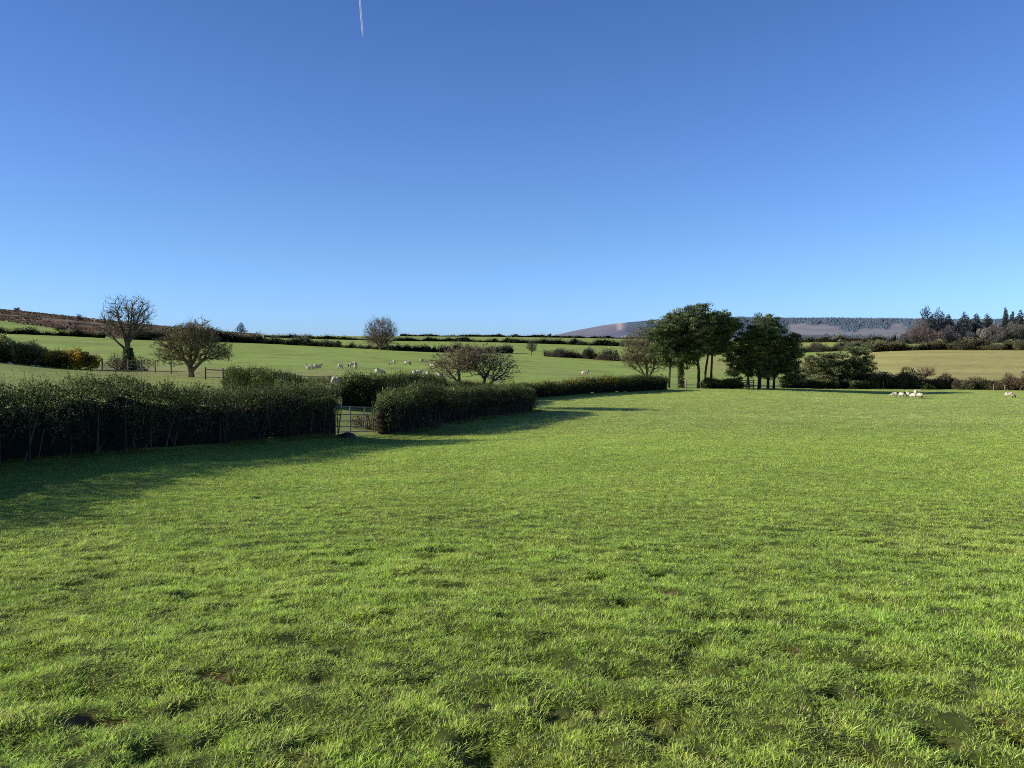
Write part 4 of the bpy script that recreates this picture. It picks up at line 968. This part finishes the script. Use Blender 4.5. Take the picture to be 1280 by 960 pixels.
pine('wide low scrubby pine right of the clumps', 1038, 121, [(0, 0, -.1), (-.2, 0, 1.2), (-.3, 0, 2.6), (0, 0, 4.2)],
     [(-1.6, 0, 4.2, 2.1, 1.9, 1.4), (-2.6, 0, 2.6, 2.0, 1.8, 1.5), (.8, 0, 4.6, 2.0, 1.8, 1.2), (0, 0, 2.8, 2.6, 2.2, 1.5), (2.0, 0, 2.6, 1.9, 1.7, 1.5), (-3.2, 0, 4.6, 1.1, 1., .7)], 520, 521, .16, None, 1.2, olive=.5, leaf=.22)
pine('small dark topped pine beside the scrubby one', 1071, 122, [(0, 0, -.1), (0, 0, 1.5), (-.2, 0, 3.2), (-.1, 0, 5.0), (-.1, 0, 6.2)],
     [(-.2, 0, 6.1, 1.5, 1.4, .9), (.5, 0, 5.0, 1.7, 1.5, 1.1), (.9, 0, 3.6, 1.9, 1.7, 1.3), (-.6, 0, 3.2, 2.0, 1.8, 1.4), (.3, 0, 1.8, 2.2, 1.9, 1.1)], 430, 522, .16, None, 1.6, olive=.2)

# ------------------------------------------------------------------ the wood on the right
HZ = np.array([.10, .125, .18])    # distance haze, mixed into the foliage colours
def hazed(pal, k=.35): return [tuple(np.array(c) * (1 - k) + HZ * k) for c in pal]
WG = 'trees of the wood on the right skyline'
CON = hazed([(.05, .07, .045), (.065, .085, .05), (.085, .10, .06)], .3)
for i, (u, w, h, vtop, lab) in enumerate([
    (1159, 12, 21.5, 0, 'tallest dark conifer at the left of the wood, behind the russet tree'),
    (1172, 14, 20, 0, 'broad dark conifer second in the wood, right of the tallest'),
    (1185, 9, 16.5, 0, 'third dark conifer of the wood, narrower and lower'),
    (1205, 10, 17.5, 0, 'pointed conifer mid wood, left of a matching one'),
    (1219, 10, 16.5, 0, 'pointed conifer mid wood, left of the pale tree'),
    (1233, 9, 16.5, 0, 'flat topped conifer behind the pale tree'),
    (1256, 5, 20, 0, 'slim spire conifer above the bare trees, near the right edge'),
    (1264, 5, 17.5, 0, 'short spire conifer second from the right edge of the wood'),
    (1273, 8, 18.5, 0, 'dark conifer top at the right edge of the wood'),
    (1294, 8, 17.5, 0, 'conifer half outside the right edge of the wood')]):
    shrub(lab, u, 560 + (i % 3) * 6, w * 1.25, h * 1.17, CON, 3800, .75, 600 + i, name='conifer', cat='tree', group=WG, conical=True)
for i, (u, w, h, pal, lab) in enumerate([
    (1152, 21, 15.5, [(.12, .068, .055), (.10, .06, .05), (.075, .05, .045)], 'big round russet bare tree at the front of the wood'),
    (1137, 12, 8, [(.10, .075, .065), (.075, .06, .055)], 'low brown bare tree at the left foot of the wood'),
    (1188, 14, 11, [(.07, .055, .055), (.05, .045, .045)], 'dim purple bare tree between the dark conifers'),
    (1231, 7, 13, [(.22, .19, .155), (.16, .14, .115)], 'pale bare birch like tree standing out in the wood'),
    (1248, 14, 14.5, [(.10, .08, .065), (.08, .065, .055)], 'brown bare tree right of the pale one'),
    (1268, 14, 15, [(.115, .095, .075), (.085, .07, .058)], 'wide olive brown bare tree near the right edge of the wood'),
    (1288, 14, 15, [(.13, .11, .085), (.10, .085, .065)], 'light brown bare tree cut by the right frame edge'),
    (1208, 12, 8.5, [(.06, .05, .055), (.05, .045, .045)], 'low dim bare thicket under the pointed conifers')]):
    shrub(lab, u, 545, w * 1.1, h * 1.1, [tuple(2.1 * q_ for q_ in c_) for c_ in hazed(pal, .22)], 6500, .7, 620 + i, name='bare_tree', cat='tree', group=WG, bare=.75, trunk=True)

# ------------------------------------------------------------------ far hills and plantation
def hills():
    us = np.array([560, 640, 690, 720, 750, 775, 800, 860, 900, 960, 1000, 1060, 1130, 1200, 1280, 1400, 1600])
    rv = np.array([430, 425, 420.5, 414, 408.5, 405, 403, 400, 400, 400.5, 400.5, 400.5, 401, 401.5, 402, 403, 404])
    na, ny = 200, 60
    U = np.linspace(560, 1600, na); Yr = np.concatenate([np.linspace(1300, 3000, 46), np.linspace(3050, 4600, 14)])
    UU, YY = np.meshgrid(U, Yr, indexing='ij')
    x = (UU - 640) / 1000 * YY
    ridge = -(np.interp(UU, us, rv) - 440) / 1000 * 3000
    t = np.clip((YY - 1300) / 1700, 0, 1); prof = .12 + .88 * sstep(0, 1, t * .55 + .45 * t * t)
    z = ridge * prof
    back = YY > 3000; z[back] -= ((YY[back] - 3000) / 1600) * 60
    z += 8 * (fbm(x * .004, YY * .004, 301, 4) - .5) * (t < .97) + EYE
    z[:, 0] -= 120
    vv = 440 - (z - EYE) / YY * 1000
    heath = np.array([.225, .235, .33]); pale = np.array([.37, .345, .385]); fores = np.array([.17, .225, .295]); pink = np.array([.385, .385, .415]); mid = np.array([.23, .25, .29])  # distance haze is put into these bluish hill colours
    n = fbm(x * .008, YY * .008, 311, 4)[..., None]
    c = np.where(n > .55, heath * .8 + pale * .2, heath) * np.ones(x.shape + (1,))
    up_ = (sstep(700, 745, UU) * sstep(.55, .8, (YY - 1300) / 1700))[..., None]
    c = c * (1 - .55 * up_) + pale * .55 * up_
    isf = (UU > 781)
    bandy = (YY - 1300) / 1700
    c = np.where(isf[..., None], fores, c)
    pk = (UU > 985) & (UU < 1150) & (bandy > .42 + .05 * n[..., 0]) & (bandy < .66 + .42 * (fbm(UU * .05, UU * 0, 3, 3) - .5))
    c = np.where(pk[..., None], pink * (.85 + .3 * n), c)
    low = isf & (bandy < .42); c = np.where(low[..., None], mid, c)
    fb = (np.abs(UU - (776 - 4 * (bandy - .8))) < 2.3) & (bandy > .45); c = np.where(fb[..., None], np.array([.62, .54, .52]), c)
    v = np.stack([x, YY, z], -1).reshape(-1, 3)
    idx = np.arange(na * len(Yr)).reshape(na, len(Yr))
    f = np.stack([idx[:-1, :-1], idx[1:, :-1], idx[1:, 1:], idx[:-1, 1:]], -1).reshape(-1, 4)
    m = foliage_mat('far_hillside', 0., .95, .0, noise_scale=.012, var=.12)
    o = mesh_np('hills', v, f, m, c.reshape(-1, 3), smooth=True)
    tag(o, 'hazy heather and forest hills along the right horizon', kind='structure')
    # conifers of the plantation
    r = np.random.default_rng(77); n = 15000
    uu = r.uniform(782, 1420, n); yy = 1300 + 1700 * np.sqrt(r.uniform(.02, 1.02, n)) ; yy = np.minimum(yy, 3010)
    b = (yy - 1300) / 1700
    inpk = (uu > 980) & (uu < 1152) & (b > .40) & (b < .67 + .42 * (fbm(uu * .05, uu * 0, 3, 3) - .5))
    k = ~inpk; uu, yy = uu[k], yy[k]
    fi = np.interp(uu, U, np.arange(na)); fj = np.interp(yy, Yr, np.arange(len(Yr)))
    i0 = fi.astype(int).clip(0, na - 2); j0 = fj.astype(int).clip(0, len(Yr) - 2); a, bb = fi - i0, fj - j0
    zz = (z[i0, j0] * (1 - a) + z[i0 + 1, j0] * a) * (1 - bb) + (z[i0, j0 + 1] * (1 - a) + z[i0 + 1, j0 + 1] * a) * bb
    xx = (uu - 640) / 1000 * yy; n = len(xx)
    h = r.uniform(6, 11, n) * (.6 + .9 * fbm(xx * .006, yy * .006, 8, 3)) * (.25 + .75 * sstep(782, 850, uu)); w = np.maximum(h * .33, 2.)
    ang = np.arange(5) * 2 * PI / 5
    ring = np.stack([np.cos(ang), np.sin(ang), np.zeros(5)], 1)
    base = np.stack([xx, yy, zz - 1], 1)
    V_ = np.concatenate([base[:, None, :] + ring[None] * w[:, None, None], (base + np.stack([np.zeros(n), np.zeros(n), h], 1))[:, None, :]], 1).reshape(-1, 3)
    q = np.arange(n)[:, None] * 6
    F_ = np.concatenate([np.concatenate([q + k_, q + (k_ + 1) % 5, q + 5], 1) for k_ in range(5)])
    cc = np.repeat(np.array([.125, .17, .23]) * r.uniform(.85, 1.15, (n, 1)), 6, 0)  # tree colour with the haze of distance painted in
    o = mesh_np('conifer_plantation', V_, F_, m, cc)
    tag(o, 'blue hazy conifer plantation covering the far right ridge', 'forest', kind='stuff')
hills()

# bracken and heather clumps on the moor
def moor_scrub():
    r = np.random.default_rng(55); n = 9000
    u = r.uniform(-80, 320, n); Y = r.uniform(290, 720, n)
    edge = np.interp(u, [-90, 0, 60, 110, 150, 200, 290, 330], [425, 405, 372, 330, 300, 320, 345, 460])
    x = (u - 640) / 1000 * Y
    k = (Y > edge + 6) & (r.random(n) < .25 + sstep(.4, .6, fbm(x * .03, Y * .03, 401, 3)) + (Y > 660) * .5); u, Y, x = u[k], Y[k], x[k]; n = len(x)
    per = 5; s = np.repeat(r.uniform(.5, 1.35, n), per)
    c = np.repeat(np.stack([x, Y, land(x, Y) + .2], 1), per, 0) + r.normal(0, .8, (n * per, 3)) * np.array([1, 1, .3])
    L_ = s * r.uniform(.7, 1.3, n * per)
    v, f = leaf_quads(c, unit(rand_unit(n * per, r) + np.array([0, 0, .4])), rand_unit(n * per, r), L_, L_ * .8)
    pal = 1.7 * np.array([(.15, .085, .05), (.10, .06, .04), (.035, .038, .022), (.05, .05, .026), (.2, .14, .09)])
    cc = np.repeat(pal[r.choice(5, n, p=[.3, .2, .25, .15, .1])], per, 0) * r.uniform(.75, 1.25, (n * per, 1))
    o = mesh_np('moorland_scrub', v, f, M_LEAF, np.repeat(cc, 4, 0))
    tag(o, 'brown bracken and dark heather covering the moor on the left', 'scrub', kind='stuff')
moor_scrub()

# ------------------------------------------------------------------ fences, posts, gates, stones
def post_at(x, y, h, rad, parent, mat, name='post', origin=None, lean=0.):
    z = gz(x, y); o = np.array(origin) if origin is not None else np.array([x, y, z])
    path = np.array([(x, y, z - .25), (x + lean * .5, y, z + h * .5), (x + lean, y, z + h - .02), (x + lean, y, z + h)]) - o
    v, f = sweep(path, [rad * 1.04, rad, rad * .97, rad * .7], 8, .06, rng)
    f = list(f); top = len(v) - 8
    v2, fl = v, [np.array(f), np.array([list(range(top, top + 8))])]
    return mesh_np(name, v2, fl, mat, None, parent, smooth=False)

fl = [(128, 80.5), (146, 81), (160, 81.5), (177, 81), (194, 79), (214, 76)]
pts = [gp(u, Y) for u, Y in fl]
wf = empty('wire_fence', pts[2], 'post and wire fence with pale posts by the ivy clad tree', 'fence')
for p in pts: post_at(p.x, p.y, 1.22, .075, wf, M_POST, origin=pts[2])
wa, wb = [], []
for hgt in (.35, .7, 1.08):
    for a, b in zip(pts[:-1], pts[1:]): wa.append(np.array(a) - np.array(pts[2]) + [0, 0, hgt]); wb.append(np.array(b) - np.array(pts[2]) + [0, 0, hgt])
v, f = tubes(np.array(wa), np.array(wb), np.full(len(wa), .012), np.full(len(wa), .012), 4); mesh_np('wire', v, f, M_WIRE, None, wf)

fl = [(257, 66), (279, 64), (300, 62)]
pts = [gp(u, Y) for u, Y in fl]
rf = empty('rail_fence', pts[1], 'dark wooden rail fence right of the spreading hawthorn', 'fence')
for p in pts: post_at(p.x, p.y, 1.0, .06, rf, M_DARKPOST, origin=pts[1])
for a, b in zip(pts[:-1], pts[1:]):
    a_, b_ = np.array(a) - np.array(pts[1]) + [0, 0, .82], np.array(b) - np.array(pts[1]) + [0, 0, .82]
    v, f = tubes(a_[None], b_[None], np.array([.055]), np.array([.055]), 4); mesh_np('rail', v, f, M_DARKPOST, None, rf)

# posts in front of the long hedge, two in the field corner on the right
def lone_post(x, y, h, rad, label, mat=M_DARKPOST, group='wooden posts along the hedges'):
    r_ = empty('fence_post', (x, y, gz(x, y)), label, 'post', group); post_at(x, y, h, rad, r_, mat)
p = gp(218, 21.0); lone_post(float(line_x(20.2)) + .66, 20.2, 1.5, .035, 'tall thin post against the long hedge, left of centre')
lone_post(float(line_x(24.2)) + .66, 24.2, 1.3, .03, 'thin dark post half lost in the long hedge, nearer the gate')
lone_post(float(line_x(17.2)) + .68, 17.2, 1.2, .03, 'thin dark post in the long hedge, nearest the left edge')
for u, Y, h, lab in [(1098, 120, 1.1, 'left of two posts in the hedge gap behind the sheep'), (1104, 120, 1.15, 'right of two posts in the hedge gap behind the sheep'),
                     (1242, 116.5, .9, 'small post left of the lone sheep'), (1256, 116, .9, 'small post above the lone sheep'), (847, 101, 1.4, 'weathered stump post left of the stout pine'), (858, 101.5, 1.1, 'weathered post right of the stout pine')]:
    q = gp(u, Y); lone_post(q.x, q.y, h, .09, lab, M_POST)
q = gp(494, 38.2); lone_post(q.x + .15, q.y, 1.25, .06, 'pale post in the hedge just right of the gate', M_POST)
q = gp(513, 42.2); lone_post(q.x + .2, q.y, 1.2, .05, 'second pale post in the hedge right of the gate', M_POST)

def steel_gate():
    a = np.array([-7.02, 31.3]); b = np.array([-5.86, 34.9])
    za, zb = gz(*a), gz(*b); o = np.array([*(a + b) / 2, (za + zb) / 2])
    g = empty('field_gate', o, 'grey steel bar gate closing the gap in the hedge', 'gate')
    A = np.array([*a, za + .1]) - o; B = np.array([*b, zb + .1]) - o
    up = np.array([0, 0, 1.])
    for hgt in (0, .21, .44, .70, 1.02):
        v, f = tubes((A + up * hgt)[None], (B + up * hgt)[None], np.array([.02]), np.array([.02]), 8); mesh_np('rail', v, f, M_GALV, None, g, smooth=True)
    for t in (0, .36, .68, 1):
        p_ = A + (B - A) * t
        v, f = tubes((p_ - up * .03)[None], (p_ + up * 1.05)[None], np.array([.028]), np.array([.028]), 8); mesh_np('upright', v, f, M_GALV, None, g, smooth=True)
    for (x, y, lab) in ((a[0] - .12, a[1] - .4, 'ivy shaded gate post at the near end of the steel gate'), (b[0] + .08, b[1] + .3, 'hinge post at the far end of the steel gate')):
        r_ = empty('gate_post', (x, y, gz(x, y)), lab, 'post', 'posts of the steel gate'); post_at(x, y, 1.25, .08, r_, M_DARKPOST if y > 33 else M_POST)
steel_gate()

def wooden_gate():
    a, b = gp(925, 106.2), gp(942, 107.2); o = (np.array(a) + np.array(b)) / 2
    g = empty('wooden_gate', o, 'pale wooden gate under the right pine clump', 'gate')
    A, B = np.array(a) - o, np.array(b) - o; up = np.array([0, 0, 1.])
    for hgt in (.25, .5, .78, 1.05):
        v, f = tubes((A + up * hgt)[None], (B + up * hgt)[None], np.array([.05]), np.array([.05]), 4); mesh_np('rail', v, f, M_POST, None, g)
    for t in (0, .5, 1):
        p_ = A + (B - A) * t
        v, f = tubes((p_ - up * .1)[None], (p_ + up * 1.2)[None], np.array([.08]), np.array([.07]), 6); mesh_np('upright', v, f, M_POST, None, g)
wooden_gate()

def stone(label, u, Y, sx, sy, sz, seed, mat=M_STONE, name='boulder', cat='stone', group=None, x=None):
    p_ = gp(u, Y)
    n, m = 18, 10; V_ = []
    for i in range(m + 1):
        ph = -.35 * PI + (.85 * PI) * i / m
        for j in range(n):
            t = 2 * PI * j / n
            d = np.array([math.cos(ph) * math.cos(t), math.cos(ph) * math.sin(t), math.sin(ph)])
            k = .82 + .4 * float(fbm(np.array([d[0] * 1.6 + seed]), np.array([d[1] * 1.6 + d[2] * 2.3]), seed, 3)[0])
            V_.append(d * np.array([sx, sy, sz]) * k)
    V_ = np.array(V_); idx = np.arange((m + 1) * n).reshape(m + 1, n); nx = np.roll(idx, -1, 1)
    f = np.stack([idx[:-1], nx[:-1], nx[1:], idx[1:]], -1).reshape(-1, 4)
    o = mesh_np(name, V_, [f, np.array([idx[-1]])], mat, None, None, smooth=True, loc=p_)
    return tag(o, label, cat, group)
stone('dark boulder lying in front of the steel gate', 434, 30.4, .34, .3, .22, 3)
stone('bare brown soil bank in shade right of the gate', 520, 39.5, 1.3, .7, .32, 5, M_SOIL, 'soil_bank', 'bank')
for i, (u, Y, s, lab) in enumerate([(12, 76, .22, 'pale stone below the gorse bank at the left edge'), (41, 76, .16, 'small pale stone below the gorse bank'), (218, 46, .15, 'pale stone seen over the hedge below the spreading hawthorn'), (258, 46, .13, 'smaller pale stone right of the spreading hawthorn')]):
    stone(lab, u, Y, s * 1.2, s, s, 30 + i, rough_mat('pale_stone', (.4, .38, .33), (.6, .57, .5), 6, .9, .5), group='pale stones beyond the long hedge')

# ------------------------------------------------------------------ sheep
def sheep_mesh(name, pose, face):
    vs, es, rs = [], [], []
    def nd(p, r_, par=None):
        vs.append(p); rs.append(r_)
        if par is not None: es.append((par, len(vs) - 1))
        return len(vs) - 1
    dz = -.30 if pose == 'lie' else 0
    mid = nd((0, 0, .62 + dz), .27); rump = nd((-.36, 0, .62 + dz), .24, mid); sh = nd((.33, 0, .62 + dz), .235, mid)
    tail = nd((-.58, 0, .60 + dz), .07, rump); nd((-.62, 0, .44 + dz), .045, tail)
    if pose == 'graze':
        nk = nd((.55, 0, .48), .13, sh); hd = nd((.68, 0, .26), .085, nk); nd((.74, 0, .10), .052, hd); ear = (.64, .30)
    else:
        nk = nd((.50, 0, .80 + dz), .14, sh); hd = nd((.62, 0, .95 + dz), .088, nk); nd((.78, 0, .88 + dz), .052, hd); ear = (.58, .99 + dz)
    for s in (-1, 1):
        nd((ear[0] - .03, s * .17, ear[1]), .028, hd)
        if pose == 'lie':
            k = nd((.34, s * .17, .14), .07, sh); nd((.56, s * .15, .06), .04, k)
            k = nd((-.26, s * .2, .15), .09, rump); nd((.0, s * .22, .06), .04, k)
        else:
            k = nd((.34, s * .12, .36), .085, sh); k = nd((.35, s * .12, .19), .042, k); nd((.34, s * .12, .02), .036, k)
            k = nd((-.34, s * .13, .42), .115, rump); k = nd((-.44, s * .13, .25), .045, k); nd((-.41, s * .13, .02), .036, k)
    me = bpy.data.meshes.new(name); me.from_pydata(vs, es, []); me.update()
    o = bpy.data.objects.new(name, me); COL.objects.link(o)
    o.modifiers.new('skin', 'SKIN'); sv = me.skin_vertices[0].data
    for i, r_ in enumerate(rs): sv[i].radius = (r_, r_)
    sv[0].use_root = True
    ss = o.modifiers.new('sub', 'SUBSURF'); ss.levels = 2; ss.render_levels = 2
    dg = bpy.context.evaluated_depsgraph_get(); em = bpy.data.meshes.new_from_object(o.evaluated_get(dg))
    bpy.data.objects.remove(o)
    n = len(em.vertices); co_ = np.zeros(n * 3, np.float32); em.vertices.foreach_get('co', co_); co_ = co_.reshape(-1, 3)
    hx = .60 if pose != 'graze' else .60
    headz = co_[:, 0] > hx - .04
    leg = (co_[:, 2] < (.33 if pose != 'lie' else .02)) & ~headz
    wool = ~(headz | leg)
    nz = fbm(co_[:, 0] * 14, co_[:, 1] * 14 + co_[:, 2] * 11, 5, 2) - .5
    d = co_ - np.array([0, 0, .62 + dz]); d /= np.linalg.norm(d, axis=1, keepdims=True)
    co_[wool] += (d * nz[:, None] * .10)[wool]; em.vertices.foreach_set('co', co_.ravel())
    c = np.tile(np.array([.76, .69, .56]), (n, 1)); c[wool] *= (1 + .5 * nz[wool])[:, None]
    fc = np.array([.5, .45, .37]) if face == 'pale' else np.array([.03, .026, .022])
    c[headz | leg] = fc
    a = em.attributes.new('Col', 'FLOAT_COLOR', 'POINT'); cc = np.ones((n, 4), np.float32); cc[:, :3] = c; a.data.foreach_set('color', cc.ravel())
    em.polygons.foreach_set('use_smooth', np.ones(len(em.polygons), bool)); em.materials.clear(); em.materials.append(M_SHEEP)
    return em
SM = {(p_, f_): sheep_mesh('sheep', p_, f_) for p_ in ('graze', 'stand', 'lie') for f_ in ('pale', 'dark')}
def sheep(label, u, Y, pose, face, deg, group, s=1.):
    p_ = gp(u, Y); o = bpy.data.objects.new('sheep', SM[(pose, face)]); link(o)
    z = float(ground(p_.x, p_.y)[0]) if Y < 62 else p_.z
    o.location = (p_.x, p_.y, z); o.rotation_euler = (0, 0, math.radians(deg)); o.scale = (s, s, s)
    tag(o, label, 'sheep', group)
G1 = 'sheep in the field beyond the hedges'; G2 = 'sheep in the shade on the near field'
for a in [
    ('cream sheep lying at the left of the herd, in front of another', 388, 112, 'lie', 'pale', 185, G1, 1.1),
    ('cream sheep lying just behind the leftmost one', 396.5, 119, 'lie', 'pale', 10, G1, 1.1),
    ('sheep standing end on, right of the resting pair', 425.5, 117, 'graze', 'pale', 75, G1, 1.),
    ('dark faced sheep standing sideways, highest of a close pair', 441, 131, 'graze', 'dark', 190, G1, 1.1),
    ('sheep facing the camera at the front of the close pair', 444.5, 120, 'stand', 'pale', -85, G1, 1.),
    ('ewe with a grey back near the lane, right of the gorse block', 420.5, 62, 'graze', 'dark', 70, G1, 1.),
    ('plump cream sheep broadside just above the lane hedge', 474.5, 98, 'graze', 'pale', 5, G1, 1.05),
    ('sheep with a dark face far up the slope under the round bare tree', 491, 158, 'graze', 'dark', 180, G1, 1.),
    ('sheep standing in the open right of the round bare tree', 509.5, 160, 'graze', 'dark', -10, G1, 1.05),
    ('small distant sheep highest on the green slope', 527, 195, 'lie', 'pale', 20, G1, 1.),
    ('sheep walking right towards the twin hawthorns', 541.5, 143, 'graze', 'dark', -25, G1, 1.1),
    ('sheep facing away at the left of the row behind the hedge', 518, 98, 'graze', 'pale', 95, G1, 1.),
    ('sheep with its head up, second in the row behind the hedge', 524, 101, 'stand', 'pale', 60, G1, 1.),
    ('sheep alone in the row behind the hedge, third from the left', 534.5, 98, 'graze', 'pale', 100, G1, 1.),
    ('sheep half hidden, last in the row before the twin hawthorns', 547.5, 95, 'graze', 'pale', 170, G1, 1.),
    ('sheep seen through the branches of the left hawthorn', 581, 133, 'graze', 'pale', 15, G1, 1.1),
    ('sheep showing over the hedge at the right hawthorn trunk', 612, 97, 'graze', 'pale', 30, G1, 1.),
    ('sheep showing over the hedge right of both hawthorns', 625.5, 94, 'graze', 'pale', 80, G1, 1.),
    ('lone black and white sheep on the green slope above the gorse flecked hedge', 731, 150, 'lie', 'dark', -10, G1, 1.1),
    ('leftmost of the five sheep in the pine shadow', 1117.5, 94.5, 'graze', 'pale', 170, G2, .76),
    ('second sheep from the left in the shaded group', 1126.5, 95.5, 'graze', 'pale', 105, G2, .76),
    ('middle sheep of the shaded group', 1135, 95.5, 'stand', 'pale', 80, G2, .76),
    ('fourth sheep of the shaded group, tail towards the camera', 1141.5, 93.5, 'graze', 'pale', 115, G2, .76),
    ('rightmost sheep of the shaded group, a dark one behind it', 1149.5, 94, 'graze', 'pale', 120, G2, .76),
    ('dark faced sheep tucked behind the shaded group', 1145, 99, 'graze', 'dark', 60, G2, 1.),
    ('lone bright sheep on open grass at the right edge', 1262, 96, 'graze', 'dark', -35, G2, .85)]:
    sheep(*a)

# ------------------------------------------------------------------ contrail high in the sky
def contrail():
    D = 9000.
    def sp(u, v):
        t = (480 - v) / 1000; Y = D
        z = Y * (t * CP - SP) / (CP + t * SP); return np.array([(u - 640) / 1000 * (Y * CP - z * SP), Y, z + EYE])
    a, b = sp(453.6, 46), sp(444, -70)
    b = b + (b - a) * 1.5
    n = 60; t = np.linspace(0, 1, n)[:, None]; path = a + (b - a) * t
    path[:, 0] += 6 * (fbm(t[:, 0] * 30, t[:, 0] * 0, 3, 3) - .5)
    rad = np.interp(t[:, 0], [0, .004, .05, 1], [2, 7, 9, 16])
    m, nt, N, L = new_mat('vapour')
    out = N.new('ShaderNodeOutputMaterial'); d = N.new('ShaderNodeBsdfDiffuse'); tl = N.new('ShaderNodeBsdfTranslucent'); tr = N.new('ShaderNodeBsdfTransparent')
    d.inputs['Color'].default_value = (.95, .97, 1, 1); tl.inputs['Color'].default_value = (.95, .97, 1, 1)
    m1 = N.new('ShaderNodeMixShader'); m1.inputs[0].default_value = .5; L.new(d.outputs[0], m1.inputs[1]); L.new(tl.outputs[0], m1.inputs[2])
    m2 = N.new('ShaderNodeMixShader'); m2.inputs[0].default_value = .45; L.new(tr.outputs[0], m2.inputs[1]); L.new(m1.outputs[0], m2.inputs[2]); L.new(m2.outputs[0], out.inputs[0])
    o = bpy.data.objects.new('contrail', None)
    v, f = sweep(path - a, rad, 10)
    ob = mesh_np('contrail', v, f, m, None, None, smooth=True, loc=a)
    tag(ob, 'short white aircraft vapour trail in the blue sky', 'contrail')
contrail()
